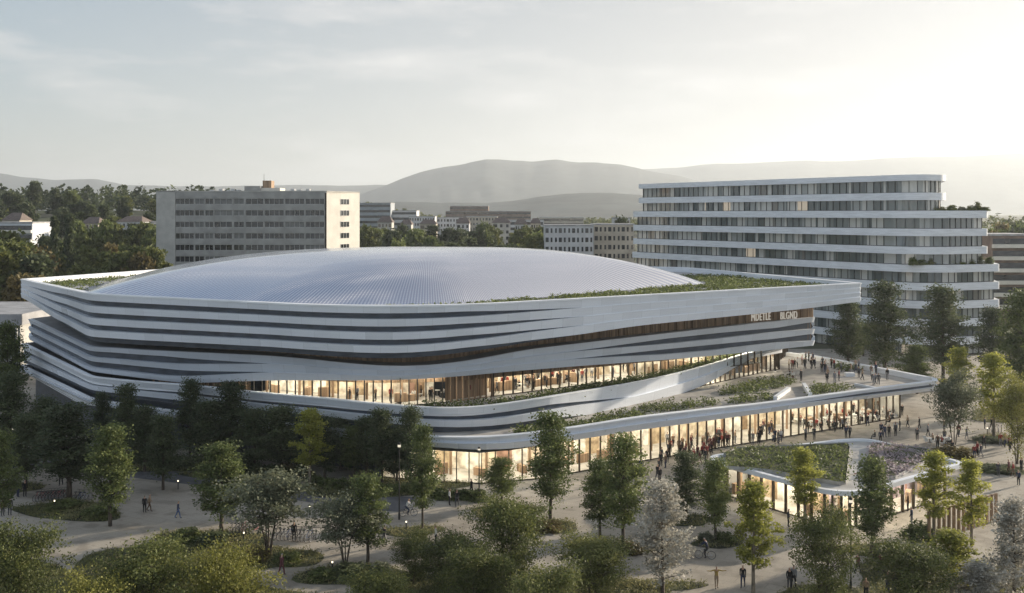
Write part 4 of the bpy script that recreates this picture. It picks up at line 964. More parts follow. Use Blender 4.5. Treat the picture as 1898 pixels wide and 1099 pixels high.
# nearby trees: foot (photo pixels), top row, crown width in pixels, kind, what singles it out
TREES = [
 (18, 868, 690, 115, 'dark', 'dark tree behind the lamp post at the left edge of the photo'),
 (14, 770, 598, 95, 'young', 'green tree at the left edge in front of the low grey hall'),
 (-5, 985, 800, 95, 'young', 'green tree cut off by the left edge beside the two standing people'),
 (128, 922, 748, 165, 'dark', 'broad dark tree standing over the bicycle rack on the left'),
 (204, 975, 788, 122, 'young', 'young tree with a pale green top right of the bicycle rack'),
 (190, 850, 728, 62, 'dark', 'narrow dark tree against the left bend of the arena bands'),
 (236, 862, 712, 80, 'dark', 'pointed dark tree just right of the narrow one at the arena bend'),
 (302, 908, 770, 92, 'dark', 'slim stemmed dark tree beside the grey road on the left'),
 (352, 850, 704, 82, 'dark', 'tallest pointed dark tree before the lower arena bands'),
 (426, 866, 708, 112, 'dark', 'dark tree with a flat spreading top where the timber gap begins'),
 (410, 992, 822, 135, 'young', 'round green tree with a bare stem on the sandy path, left of the olive tree'),
 (498, 1030, 868, 165, 'olive', 'olive grey tree with several thin leaning stems by the bicycle racks'),
 (574, 902, 757, 78, 'yellow', 'slim bright green tree in front of the lit upper terrace'),
 (522, 880, 752, 130, 'dark', 'dark bushy tree left of the slim bright green one'),
 (632, 872, 770, 92, 'dark', 'small dark tree right of the slim bright green one'),
 (680, 882, 772, 104, 'dark', 'rounded dark tree left of the front corner of the arena'),
 (708, 898, 758, 88, 'dark', 'dark tree with a thin visible stem near the front corner'),
 (760, 902, 755, 84, 'dark', 'pointed dark tree in front of the red lit glass bay'),
 (783, 986, 790, 80, 'young', 'tall thin stemmed tree beside the cyclist in front of the arena corner'),
 (640, 1052, 915, 128, 'olive', 'olive tree with reddish lower leaves and forked stems on the centre path'),
 (682, 1048, 880, 112, 'young', 'green tree directly behind the olive tree with forked stems'),
 (930, 935, 850, 92, 'young', 'short green tree in front of the glazed ground floor corner'),
 (1020, 972, 765, 122, 'young', 'tall tree with a light top rising over the podium edge'),
 (944, 1120, 900, 158, 'bushy', 'big mottled green tree in the centre foreground'),
 (838, 1110, 972, 150, 'bushy', 'wide bush-like tree with yellowish top left of the big centre tree'),
 (765, 1085, 982, 90, 'bushy', 'loose thin tree at the path fork left of the yellowish wide one'),
 (1100, 1125, 982, 165, 'bushy', 'wide dark green tree right of the big centre tree'),
 (1155, 1022, 808, 124, 'young', 'broad soft green tree in front of the lit ground floor glass'),
 (1112, 1000, 850, 92, 'young', 'slender tree just left of the broad soft green one'),
 (1228, 1106, 893, 122, 'grey', 'silvery pale blossoming tree in the right centre foreground'),
 (1272, 962, 838, 92, 'dark', 'dark green tree behind the silvery blossoming tree'),
 (1326, 1002, 850, 92, 'young', 'thin stemmed tree left of the pavilion'),
 (1396, 1106, 892, 98, 'yellow', 'yellow green tree with a long bare stem in front of the pavilion'),
 (1492, 975, 832, 80, 'yellow', 'yellow green tree against the left planted roof bed'),
 (1526, 1135, 935, 135, 'bushy', 'big dense green tree at the bottom below the pavilion corner'),
 (1616, 1032, 850, 112, 'young', 'dense round topped tree covering the front corner of the pavilion'),
 (1731, 1002, 838, 84, 'yellow', 'yellow green tree before the right glass wall of the pavilion'),
 (1801, 1012, 850, 76, 'yellow', 'slim yellow tree beside the fin screen right of the pavilion'),
 (1690, 1150, 990, 170, 'bushy', 'wide green tree at the bottom right in front of the fin screen'),
 (1880, 1140, 925, 120, 'grey', 'grey blossoming tree at the right edge foreground'),
 (1815, 1160, 1045, 120, 'grey', 'pale rounded blossoming tree at the bottom right'),
 (1768, 838, 690, 92, 'olive', 'pale olive tree on a dark base beyond the podium tip'),
 (1842, 812, 655, 82, 'yellow', 'bright yellow green tree on the small plaza island at the right'),
 (1776, 765, 642, 66, 'yellow', 'small bright tree behind the podium tip'),
 (1572, 690, 556, 84, 'dark', 'dark tree beyond the terrace right under the arena overhang'),
 (1640, 705, 522, 118, 'dark', 'tall dark tree in front of the office building, left of a matching one'),
 (1748, 712, 530, 116, 'dark', 'tall dark tree in front of the office building, right of a matching one'),
 (1838, 705, 572, 90, 'dark', 'shorter dark tree at the right end of the office building'),
 (1892, 760, 540, 118, 'young', 'sunlit tree at the right edge below the brown block'),
 (1885, 860, 700, 100, 'sunny', 'low yellowish tree at the right edge beside the plaza'),
 (1600, 660, 600, 60, 'young', 'small green tree behind the terrace between two dark trees'),
 (1700, 730, 640, 80, 'young', 'green tree behind the terrace rim between the two tall dark trees'),
 (32, 1215, 966, 165, 'bushy', 'large dark bushy tree filling the bottom left corner'),
 (272, 1225, 982, 200, 'bushy', 'very wide leafy tree in the bottom left foreground'),
 (418, 1225, 1012, 190, 'sunny', 'yellow leaved spreading tree at the bottom left of centre'),
 (170, 1290, 1072, 180, 'sunny', 'yellowish tree at the bottom edge between the two dark wide ones'),
 (82, 868, 738, 95, 'dark', 'dark tree between the big dark tree and the left edge, before the arena'),
 (268, 874, 752, 88, 'dark', 'dark tree left of the slim stemmed one by the grey road'),
 (388, 872, 742, 96, 'dark', 'dark tree between the tallest pointed one and the flat topped one'),
 (472, 878, 758, 100, 'dark', 'dark tree right of the flat topped one, below the timber gap'),
 (602, 890, 772, 90, 'dark', 'dark tree just right of the slim bright green tree, behind the hedge'),
 (655, 884, 790, 80, 'young', 'green tree among the dark ones left of the front corner'),
 (736, 896, 792, 72, 'dark', 'small dark tree left of the red lit glass bay'),
 (48, 905, 768, 100, 'dark', 'dark tree behind the two standing people at the far left'),
 (890, 1180, 1005, 150, 'bushy', 'dark wide tree at the bottom edge, left of the big mottled centre tree'),
 (700, 1200, 1042, 130, 'bushy', 'leafy tree at the bottom edge below the forked olive tree'),
 (1765, 1120, 985, 120, 'yellow', 'yellow green tree in front of the timber fin row'),
 (1010, 1230, 1040, 150, 'bushy', 'low green tree at the bottom edge right of centre'),
]
for x, yb, yt, w, kind, lab in TREES:
    X, Y = gp(x, yb); s = Y/F; plant_tree(kind, X, Y, (yb-yt)*s*1.02, w*s*1.08, lab)

# trees further off, one by one: (kind, px, depth, height, crown width)
ORD = ['first', 'second', 'third', 'fourth', 'fifth', 'sixth', 'seventh', 'eighth', 'ninth', 'tenth', 'eleventh', 'twelfth', 'thirteenth', 'fourteenth', 'fifteenth', 'sixteenth', 'seventeenth', 'eighteenth', 'nineteenth', 'twentieth']
def ordinal(i): return ORD[i] if i < 20 else ('%d%s' % (i+1, {1: 'st', 2: 'nd', 3: 'rd'}.get((i+1) % 10 if (i+1) % 100 not in (11, 12, 13) else 0, 'th')))
LOOK = {'round': 'rounded green tree', 'tall': 'tall dark green tree', 'poplar': 'columnar dark poplar', 'spruce': 'pointed spruce', 'russet': 'russet brown tree', 'lime': 'light green tree'}
def belt(items, place, group):
    items = sorted(items, key=lambda q: q[1]); cnt = {}; tot = {}
    for it in items: tot[it[0]] = tot.get(it[0], 0)+1
    for kind, px, Y, h, w in items:
        i = cnt.get(kind, 0); cnt[kind] = i+1; X = (px-CX)*Y/F
        lab = f"{LOOK[kind]} {place}" if tot[kind] == 1 else f"{ordinal(i)} {LOOK[kind]} from left {place}"
        plant_tree(kind, X, Y, h, w, lab, group)
rb = random.Random(31); it = [('poplar', 101, 300, 27, 3.8), ('poplar', 128, 297, 28, 4.6), ('russet', 206, 300, 18, 9)]
for px, Y, h, w in ((20, 232, 21, 15), (62, 226, 19, 12), (-20, 225, 20, 13), (40, 214, 15, 10), (110, 238, 14, 10), (150, 242, 15, 10), (186, 240, 14.5, 10), (226, 246, 18.5, 11), (262, 244, 17.5, 10), (282, 250, 19, 10), (240, 262, 19, 11), (175, 268, 18, 11), (95, 262, 17, 11), (10, 262, 23, 14), (135, 225, 12, 9), (205, 226, 12.5, 9), (255, 228, 13, 8), (75, 245, 19, 11)):
    it.append((rb.choice(['round', 'round', 'lime', 'tall', 'russet'] if px > 60 else ['round', 'russet', 'round']), px, Y, h, w))
belt(it, 'in the near wood left of the arena roof', 'trees of the near wood on the left')
it = []
for px, Y, h in ((-12, 318, 17), (12, 316, 15), (30, 312, 18), (48, 320, 16), (66, 314, 15), (84, 322, 19), (118, 340, 15), (146, 352, 20), (163, 360, 16), (176, 356, 18), (196, 350, 21), (214, 360, 19), (228, 352, 16), (246, 362, 18), (268, 356, 20), (283, 350, 19)):
    it.append((rb.choice(['round', 'lime', 'tall', 'round']), px, Y, h, rb.uniform(8, 10)))
belt(it, 'in front of the houses at the left', 'trees before the houses at the left')
it = []
for k in range(30):
    px = -20+k*10.6+rb.uniform(-5, 5); Y = rb.choice([350, 390, 430, 470, 520]); it.append((rb.choice(['round', 'tall', 'tall', 'lime', 'spruce']), px, Y+rb.uniform(-15, 15), rb.uniform(11, 16), rb.uniform(8, 12)))
belt(it, 'on the slope behind the poplars', 'trees on the slope at the left')
it = []
for k in range(40):
    px = 666+k*8.7+rb.uniform(-4, 4); Y = rb.uniform(330, 460); it.append((rb.choice(['round', 'tall', 'round', 'lime', 'spruce']), px, Y, rb.uniform(14, 20.5) if px < 1004 else rb.uniform(8, 10), rb.uniform(8, 12)))
belt([q for q in it if q[1] < 1006], 'in the belt behind the top of the dome', 'trees behind the dome')
it = []
for k in range(26):
    px = 690+k*13+rb.uniform(-5, 5); Y = rb.uniform(500, 700); it.append((rb.choice(['round', 'tall', 'spruce', 'lime']), px, Y, rb.uniform(8, 13), rb.uniform(9, 13)))
belt(it, 'among the town blocks', 'trees in the town')
belt([('round', 1112, 318, 8.5, 8), ('round', 1138, 322, 9.5, 9), ('lime', 1160, 316, 8, 8), ('tall', 1150, 372, 24, 9), ('lime', 1085, 300, 5, 7)], 'beside the beige flats', 'trees beside the beige block')
it = []
for k in range(12): it.append((rb.choice(['round', 'russet', 'lime', 'tall']), 1836+k*7+rb.uniform(-3, 3), rb.uniform(330, 420), rb.uniform(14, 21), rb.uniform(8, 11)))
belt(it, 'on the slope right of the office building', 'trees right of the office building')
# far woods that read as one mass
def wood_mass(name, n, xr, yr, hr, seed, mat, size):
    r = np.random.default_rng(seed); X = r.uniform(*xr, n); Y = r.uniform(*yr, n); X = X*(Y/np.mean(yr)); h = r.uniform(*hr, n); Z = ground_h(X, Y); per = 34
    Q = r.normal(size=(n, per, 3))*[2.6, 2.6, 0]; t = r.uniform(.15, 1, (n, per)); Q[:, :, :2] *= (1.05-t)[:, :, None]+.25; Q[:, :, 2] = t*h[:, None]
    Q += np.stack([X, Y, Z], 1)[:, None, :]; tone = np.repeat(r.uniform(.15, .7, n), per)+r.uniform(-.15, .15, n*per)
    tag(link(name, leaf_mesh(name, leaves(Q.reshape(-1, 3), size, .4, seed), tone, LEAF[mat])), kind='stuff')
wood_mass('far_wood', 520, (-420, -150), (540, 760), (8, 15), 1, 'dark', 1.3)
wood_mass('far_wood', 600, (-160, 200), (760, 1300), (7, 12), 2, 'bushy', 1.6)
wood_mass('far_wood', 260, (200, 520), (440, 800), (8, 15), 4, 'bushy', 1.4)

# ------------------------------------------------------------------ people
def person_mesh(pose):
    """one continuous skinned body; faces take a slot by the bone they lie on: 0 skin, 1 hair, 2 top, 3 trousers, 4 shoes"""
    st = {'stand': (0, 0, .06, .06, 0), 'walk': (.20, -.22, -.16, .16, 0), 'stride': (-.14, .16, .12, -.10, 0), 'arms': (.1, -.1, 0, 0, 1), 'sit': (0, 0, .2, .2, 2), 'ride': (0, 0, .4, .4, 3)}[pose]
    la, lb, aa, ab, mode = st; hz = .92
    if mode == 2: hz = .50
    if mode == 3: hz = .95
    lean = .22 if mode == 3 else .02
    V, E, Rr, B = [], [], [], []
    def v(p, r, b, par=None):
        V.append(p); Rr.append(r); B.append(b)
        if par is not None: E.append((par, len(V)-1))
        return len(V)-1
    pel = v((0, 0, hz), .135, 3)
    wst = v((0, lean*.3, hz+.17), .120, 2, pel); ch = v((0, lean*.7, hz+.38), .145, 2, wst); nk = v((0, lean, hz+.53), .055, 0, ch)
    j = v((0, lean+.01, hz+.60), .058, 0, nk); hd = v((0, lean+.03, hz+.69), .098, 0, j); tp = v((0, lean+.02, hz+.78), .075, 1, hd)
    v((0, lean+.125, hz+.665), .018, 0, hd)                       # nose
    for s, leg, arm in ((1, la, aa), (-1, lb, ab)):
        sh = v((s*.19, lean*.8, hz+.47), .062, 2, ch)
        if mode == 1: el = v((s*.44, .03, hz+.40), .046, 2, sh); wr = v((s*.66, .08, hz+.44), .033, 2, el); ha = v((s*.76, .10, hz+.45), .032, 0, wr)
        elif mode == 3: el = v((s*.24, lean+.22, hz+.26), .046, 2, sh); wr = v((s*.22, lean+.42, hz+.16), .033, 2, el); ha = v((s*.22, lean+.49, hz+.14), .032, 0, wr)
        elif mode == 2: el = v((s*.23, .06, hz+.20), .046, 2, sh); wr = v((s*.16, .28, hz+.16), .033, 2, el); ha = v((s*.12, .36, hz+.16), .032, 0, wr)
        else: el = v((s*.215, arm*.4-.02, hz+.20), .046, 2, sh); wr = v((s*.215, arm*.9+.05, hz-.03), .033, 2, el); ha = v((s*.20, arm+.08, hz-.12), .034, 0, wr)
        hp = v((s*.095, 0, hz-.08), .095, 3, pel)
        if mode == 2: kn = v((s*.11, .42, hz-.02), .065, 3, hp); an = v((s*.11, .42, .10), .045, 3, kn); v((s*.11, .60, .05), .04, 4, an)
        elif mode == 3: kn = v((s*.11, .30, hz-.22 if s > 0 else hz-.38), .065, 3, hp); an = v((s*.11, .10, .38 if s > 0 else .18), .045, 3, kn); v((s*.11, .26, .33 if s > 0 else .12), .04, 4, an)
        else: kn = v((s*.10, leg*.55+.03, hz*.52), .065, 3, hp); an = v((s*.10, leg-.02-(.05 if leg < 0 else 0), .10+(.06 if leg < -.1 else 0)), .045, 3, kn); v((s*.11, leg+.14, .045), .042, 4, an)
    me = bpy.data.meshes.new('person'); me.from_pydata(V, E, []); o = bpy.data.objects.new('person', me); COL.objects.link(o)
    m = o.modifiers.new('s', 'SKIN'); sk = me.skin_vertices[0] if me.skin_vertices else None
    if sk is None: me.skin_vertices.new() if hasattr(me.skin_vertices, 'new') else None
    return o, V, E, Rr, B
BODY = {}
def body(pose):
    if pose in BODY: return BODY[pose]
    o, V, E, Rr, B = person_mesh(pose); me = o.data
    if not me.skin_vertices:
        bpy.context.view_layer.objects.active = o
        bm = __import__('bmesh').new(); bm.from_mesh(me); bm.verts.layers.skin.verify(); bm.to_mesh(me); bm.free()
    for i, r in enumerate(Rr): me.skin_vertices[0].data[i].radius = (r, r)
    me.skin_vertices[0].data[0].use_root = True
    sub = o.modifiers.new('u', 'SUBSURF'); sub.levels = 1; sub.render_levels = 1
    dg = bpy.context.evaluated_depsgraph_get(); dg.update(); nm = bpy.data.meshes.new_from_object(o.evaluated_get(dg)); nm.name = 'person_'+pose
    bpy.data.objects.remove(o)
    co = np.array([p.center[:] for p in nm.polygons]); Va = np.array(V); best = np.full(len(co), 1e9); slot = np.zeros(len(co), int)
    for a, b_ in E:
        A, Bv = Va[a], Va[b_]; d = Bv-A; t = np.clip(((co-A)@d)/max(d@d, 1e-9), 0, 1); dist = np.linalg.norm(co-(A+t[:, None]*d), axis=1)-.5*(Rr[a]*(1-t)+Rr[b_]*t)
        s = np.where(t > .5, B[b_], B[a]); k = dist < best; best[k] = dist[k]; slot[k] = s[k]
    for _ in range(5): nm.materials.append(M['skin'])
    hz = max(Va[:, 2])-.78; yb = Va[5][1]
    hairy = (co[:, 2] > hz+.70) & ((co[:, 1] < yb+.03) | (co[:, 2] > hz+.78)); slot[hairy] = 1
    nm.polygons.foreach_set('material_index', slot.astype(np.int32)); nm.polygons.foreach_set('use_smooth', [True]*len(slot)); nm.update()
    BODY[pose] = nm; return nm
CL = {'k': ('black', (.012, .012, .014)), 'n': ('navy', (.02, .03, .07)), 'g': ('grey', (.20, .20, .21)), 'w': ('white', (.62, .61, .58)), 'r': ('red', (.26, .035, .03)), 'm': ('maroon', (.11, .03, .035)),
      'b': ('brown', (.12, .07, .04)), 't': ('tan', (.33, .24, .16)), 'y': ('mustard', (.35, .24, .07)), 'u': ('blue', (.06, .11, .24)), 'o': ('olive', (.09, .10, .05)), 'p': ('pink', (.45, .25, .24)), 'd': ('charcoal', (.06, .06, .065))}
CM = {k: pbr('cloth_'+n.replace(' ', '_'), c, .85, 0, .12, 8) for k, (n, c) in CL.items()}
HAIRS = [M['hair'], pbr('brown_hair', (.09, .05, .03), .6), pbr('fair_hair', (.32, .22, .12), .6), pbr('grey_hair', (.3, .29, .28), .6)]
PEOPLE = []
def put_person(x, y, z, tops, legs, pose, face, zone, px, extra=''):
    me = body(pose); o = bpy.data.objects.new('person', me); COL.objects.link(o); o.location = (x, y, z); o.rotation_euler = (0, 0, face); s = rnd.uniform(.95, 1.06); o.scale = (s, s, s)
    for i, mt in enumerate((M['skin'], rnd.choice(HAIRS), CM[tops], CM[legs], M['shoe'])): o.material_slots[i].link = 'OBJECT'; o.material_slots[i].material = mt
    PEOPLE.append((o, zone, tops, legs, pose, px, extra)); return o
def people(spec, z, zone, org=(0, 0), sc=1.0):
    """spec: 'x,y,top,legs,pose' entries; x,y are the feet in photo pixels (or in a zoom with origin and scale)"""
    PN = {'s': 'stand', 'w': 'walk', 'v': 'stride', 'a': 'arms', 'i': 'sit'}
    for e in spec.split():
        x, y, c, p = e.split(','); px, py = org[0]+float(x)/sc, org[1]+float(y)/sc; X, Y = gp(px, py, z); put_person(X, Y, z+.012, c[0], c[1], PN[p], rnd.uniform(0, 6.28), zone, px)
people('33,922,gn,s 46,921,kk,s 5,957,rd,s 18,956,kd,s 113,900,kk,w 128,906,kk,w 268,951,kk,s 277,948,tb,w 330,961,nu,w 522,1067,mm,w 607,972,kk,s 545,1003,kk,s', 0, 'on the sandy path at the left')
people('712,1012,kg,w 833,937,wk,s 847,940,kd,w 874,918,kk,w 777,1012,kd,s 808,1010,wk,s', 0, 'on the path before the arena corner')
people('1328,1091,yt,a 1377,1089,kn,w 1461,977,dk,s 1463,1092,kd,s 1471,1091,gk,w 1590,1064,mk,w 1632,1062,md,w 1605,1112,tk,s 1645,1102,on,s 1657,1101,kn,s 1690,975,ng,s 1683,948,bk,s', 0, 'on the paving below the pavilion')
people('1850,884,dd,s 1878,884,rb,w 1888,900,nk,s 1870,880,mb,v 1893,876,kk,s 1824,832,kk,w 1872,838,kk,w 1806,850,rn,s 1812,845,rk,s 1818,848,ng,w 1765,843,kk,s 1700,817,dk,s 1825,796,nk,s 1838,797,kk,w 1729,820,tk,i 1745,825,rb,i 1760,826,wk,i 1738,832,bk,s', 0, 'on the plaza right of the pavilion')
people('1648,811,kk,s 1660,809,dk,s 1632,822,nk,s 1622,815,kd,i 1568,812,nk,s 1575,812,dk,w 1493,817,gk,s 1509,816,kd,s 1672,771,kk,s 1437,820,nk,s 1442,822,kn,s 1447,820,wn,s 1434,821,gn,i', 0, 'behind the pavilion roof')
people('275,880,kk,s 250,960,dk,w 262,1060,kk,s 236,1040,kd,w 360,770,gb,s 382,720,rk,s 412,670,bk,w 350,650,gd,s 540,820,mk,s 520,690,bk,s 625,860,mm,w 640,850,rb,s 655,836,rm,s 690,800,mk,s 712,860,mb,w 742,790,rk,w 742,690,bk,s 780,850,kd,s 795,800,rb,s 822,765,mk,w 832,705,rk,s 872,690,mb,s 932,675,kn,s 972,665,rb,s 1022,655,mk,w 1003,610,rm,s 980,580,bk,s 622,650,bd,w 682,650,gb,s 560,760,rk,s 600,790,bk,s 760,740,rd,s 850,730,mk,s 905,668,bk,s 990,650,kd,s 1045,650,rb,s 480,720,bk,s', 0, 'in the crowd by the lit glass', (1180, 720), 6.107)
people('1270,600,bk,s 1315,640,gg,s 1380,630,kk,s 1400,560,kb,s 1425,530,dk,s 1395,600,kd,w', 0, 'between lit glass and pavilion roof', (1180, 720), 6.107)
people('400,840,bk,s 480,880,bd,s 530,910,dk,w 560,940,kk,s 600,910,wb,i 625,860,rk,i 645,836,wk,i 570,790,bk,s 480,825,rk,i 700,805,bd,i 770,795,rk,s 805,780,bk,i 782,890,kk,i 832,910,kk,i 932,905,gk,s 900,850,bk,i 935,795,rk,s 1050,745,kk,s 1062,715,rk,s 1132,700,bk,s 1090,790,kd,i 1132,835,dk,i 1192,720,bk,s 1202,800,rb,i 1242,785,bk,i 1272,705,kd,s 1292,785,rk,i 1322,705,bk,s 1372,745,wk,i 1442,775,kk,i 1482,765,gk,i 1540,765,dk,w 655,880,rb,i 715,870,wk,i 850,860,bk,i 980,820,rk,i 1010,790,bk,i 1150,770,wb,i 430,790,rk,s 860,750,bk,s 960,740,dk,s', 0, 'among the cafe tables under the podium', (1400, 640), 5.784)
people('395,262,rb,s 420,258,kk,s 370,345,kk,i 400,370,wb,i 492,385,kk,s 540,180,dk,s 572,175,bk,s 602,225,kk,s 640,245,nk,s 625,255,kd,w 712,295,kk,s 742,300,kn,s 757,268,wk,s 768,405,kk,s 1110,350,dk,s 1268,430,gg,s 1290,420,gd,w 1322,425,dd,s 360,270,tb,s 450,240,wk,s 500,215,pb,s', 4.6, 'on the podium terrace', (1400, 640), 5.784)
people('30,275,wk,i 95,255,bk,s 172,300,kk,s 182,292,bd,s 402,262,wk,i 422,245,dk,i 540,225,wn,i 590,235,wk,i 462,250,bk,s 780,185,rk,s 802,175,kk,s 827,190,rb,s 930,190,kk,i 1090,135,dk,s 1142,105,rk,s 1195,105,kk,s 1256,150,kk,s 1330,135,dk,i 1350,115,bk,i 1425,105,kk,s 990,160,wk,i 1050,150,bk,s', 6.85, 'on the upper terrace behind the hedge', (760, 680), 4.578)
people('740,795,kk,s 765,780,bk,s 802,785,kk,s 872,760,dk,s 422,850,kk,s 452,840,bk,s 502,822,kk,s 532,812,dk,s 562,808,bk,w 285,885,kk,s 243,865,rk,s 183,855,bk,s 142,865,dk,s 700,790,rk,s 610,800,kd,s', 6.85, 'before the right upper terrace glass', (960, 480), 3.79)
for px, c in ((646, 'kd'), (660, 'gk'), (694, 'bk'), (722, 'rk'), (741, 'wk')):
    Y = 116.9-.25*(px-646)*.02; X = (px-CX)*Y/F; put_person(X, Y+1.0, 6.88, c[0], c[1], 'stand', rnd.uniform(0, 6), 'behind the upper terrace glass', px)
# more of the crowd
rc = random.Random(17)
def crowd(n, poly_, z, zone, tops, poses):
    G = [gp(x, y, z) for x, y in poly_]
    for x, y, _ in sample_poly(G, n, len(zone)*7+n, z):
        put_person(x, y, z+.012, rc.choice(tops), rc.choice('kdnkg'), rc.choice(poses), rc.uniform(0, 6.28), zone, CX+F*x/y)
crowd(24, [(1480, 690), (1500, 668), (1560, 674), (1640, 694), (1660, 706), (1600, 712), (1510, 712)], 4.6, 'on the podium terrace', 'kkdnrbgwt', ['stand', 'walk', 'stand', 'stride'])
crowd(26, [(860, 741), (960, 728), (1090, 708), (1200, 692), (1210, 688), (1090, 700), (960, 718), (880, 728)], 6.85, 'on the upper terrace behind the hedge', 'kkdbrwmkg', ['stand', 'stand', 'walk'])
crowd(22, [(1215, 850), (1330, 815), (1440, 792), (1450, 802), (1350, 826), (1300, 850), (1240, 880)], 0, 'in the crowd by the lit glass', 'kbrmmdkbt', ['stand', 'walk', 'stride'])
crowd(16, [(1600, 800), (1700, 790), (1760, 800), (1880, 830), (1890, 870), (1810, 835), (1700, 812), (1620, 812)], 0, 'on the plaza right of the pavilion', 'kdngwrt', ['stand', 'walk', 'stride'])
crowd(14, [(1480, 800), (1640, 770), (1680, 775), (1640, 795), (1520, 812)], 0, 'among the cafe tables under the podium', 'kbrdkwm', ['stand', 'sit', 'walk'])
crowd(8, [(1060, 905), (1180, 870), (1215, 880), (1130, 915), (1080, 935)], 0, 'on the path before the podium glass', 'kdgnb', ['stand', 'walk'])
# two riders on their bicycles come below (built with the bicycles)

# ------------------------------------------------------------------ bicycles
def bicycle_parts(root, colm):
    for x in (-.52, .52):
        b = MB(); b.torus((x, 0, .34), .325, .022, n=22, k=5); w = b.build('wheel', M['rubber'], root)
        s = MB()
        for k in range(8): a = k*math.pi/8; s.tube((x-.31*math.cos(a), 0, .34-.31*math.sin(a)), (x+.31*math.cos(a), 0, .34+.31*math.sin(a)), .006, .006, 4)
        s.torus((x, 0, .34), .305, .011, n=22, k=4); s.build('rim', M['steel'], w)
    f = MB(); pts = {'bb': (-.07, 0, .30), 'seat': (-.22, 0, .82), 'head': (.36, 0, .84), 'hl': (.39, 0, .70), 'r': (-.52, 0, .34), 'f': (.52, 0, .34)}
    for a, b_ in (('bb', 'seat'), ('seat', 'head'), ('bb', 'hl'), ('bb', 'r'), ('seat', 'r'), ('head', 'f')): f.tube(pts[a], pts[b_], .019, .019, 6)
    f.build('frame', colm, root)
    h = MB(); h.tube((.36, 0, .84), (.33, 0, 1.02), .015, .015, 6); h.tube((.33, -.28, 1.03), (.33, .28, 1.03), .014, .014, 6); h.build('handlebar', M['dark'], root)
    s = MB(); s.box(-.36, -.10, -.07, .07, .90, .95); s.tube((-.22, 0, .82), (-.22, 0, .90), .014, .014, 6); s.build('saddle', M['dark'], root)
BCOL = {'dark': M['dark'], 'red': pbr('red_paint', (.32, .03, .03), .35), 'blue': pbr('blue_paint', (.05, .09, .22), .35), 'silver': M['steel']}
BP = {}
def bicycle(X, Y, rz, col, label, group):
    if col not in BP:
        r = empty('bicycle', (X, Y, .012), rz); bicycle_parts(r, BCOL[col]); BP[col] = r
    else: r = copy_tree(BP[col], (X, Y, .012), rz)
    tag(r, label, 'bicycle', group); return r
def rack(px0, py0, px1, py1, n, cols, place, group, face=1.2):
    cnt = {}; cs = [cols[i % len(cols)] for i in range(n)]
    for i in range(n):
        t = i/max(1, n-1); X, Y = gp(px0+(px1-px0)*t, py0+(py1-py0)*t); c = cs[i]; k = cnt.get(c, 0); cnt[c] = k+1
        bicycle(X, Y, face+rnd.uniform(-.12, .12), c, f"{ordinal(k)} {c} bicycle from the left {place}", group)
rack(72, 928, 120, 924, 9, ['red', 'dark', 'red', 'dark', 'dark'], 'in the rack below the dark tree', 'bicycles in the left rack')
rack(143, 928, 160, 929, 3, ['dark', 'blue', 'silver'], 'beside the trunk right of the left rack', 'bicycles right of the left rack')
rack(433, 988, 478, 986, 8, ['dark', 'silver', 'dark', 'red'], 'in the row behind the olive tree stems', 'bicycles behind the olive tree')
rack(515, 998, 582, 1002, 10, ['dark', 'dark', 'silver', 'blue', 'dark'], 'in the row right of the olive tree', 'bicycles right of the olive tree')
rack(1833, 803, 1856, 801, 5, ['dark', 'silver'], 'on the small plaza island at the right', 'bicycles on the right island')
for px, py, rz, c, leg, lab, plab in ((757, 957, .1, 'dark', 'wn', 'dark bicycle ridden past the tall thin stemmed tree', 'person in a white top riding a bicycle before the arena corner'), (1307, 1036, 2.9, 'silver', 'nk', 'silver bicycle ridden on the paving right of the silvery tree', 'person in a navy jacket riding a bicycle right of the silvery tree')):
    X, Y = gp(px, py); bicycle(X, Y, rz, c, lab, None); p = put_person(X-.2*math.cos(rz), Y-.2*math.sin(rz), .0, leg[0], leg[1], 'ride', rz-math.pi/2, None, px); p['label'] = plab; p['category'] = 'person'; PEOPLE.pop()
VERB = {'stand': 'standing', 'walk': 'walking', 'stride': 'striding', 'arms': 'with arms spread', 'sit': 'sitting'}
cnt = {}; tot = {}
for o, zone, a, b_, pose, px, ex in PEOPLE: tot[zone, a, b_, pose] = tot.get((zone, a, b_, pose), 0)+1
for o, zone, a, b_, pose, px, ex in sorted(PEOPLE, key=lambda q: q[5]):
    key = (zone, a, b_, pose); i = cnt.get(key, 0); cnt[key] = i+1
    cl_ = f"in {CL[a][0]}" if a == b_ else f"in {CL[a][0]} and {CL[b_][0]}"
    base = f"person {cl_} {VERB[pose]} {zone}"
    if tot[key] > 1: base = f"{ordinal(i)} from left, {base}"
    o['label'] = base; o['category'] = 'person'; o['group'] = 'people '+zone

# ------------------------------------------------------------------ cafe tables and chairs
def make_table():
    r = empty('cafe_table'); b = MB(); b.tube((0, 0, .71), (0, 0, .745), .38, .38, 20); b.build('tabletop', M['winframe'], r)
    b = MB(); b.tube((0, 0, .03), (0, 0, .71), .03, .03, 8); b.build('leg', M['steel'], r); b = MB(); b.tube((0, 0, .0), (0, 0, .03), .24, .22, 16); b.build('base', M['steel'], r); return r
def make_chair():
    r = empty('cafe_chair'); b = MB(); b.box(-.21, .21, -.21, .21, .43, .46); b.build('seat', M['winframe'], r); b = MB(); b.box(-.21, .21, -.235, -.205, .52, .84); b.box(-.19, -.16, -.23, -.21, .46, .52); b.box(.16, .19, -.23, -.21, .46, .52); b.build('backrest', M['winframe'], r)
    for x in (-.18, .18):
        for y in (-.18, .18): b = MB(); b.tube((x, y, 0), (x*.95, y*.95, .43), .014, .014, 6); b.build('leg', M['steel'], r)
    return r
TB = CHR = None
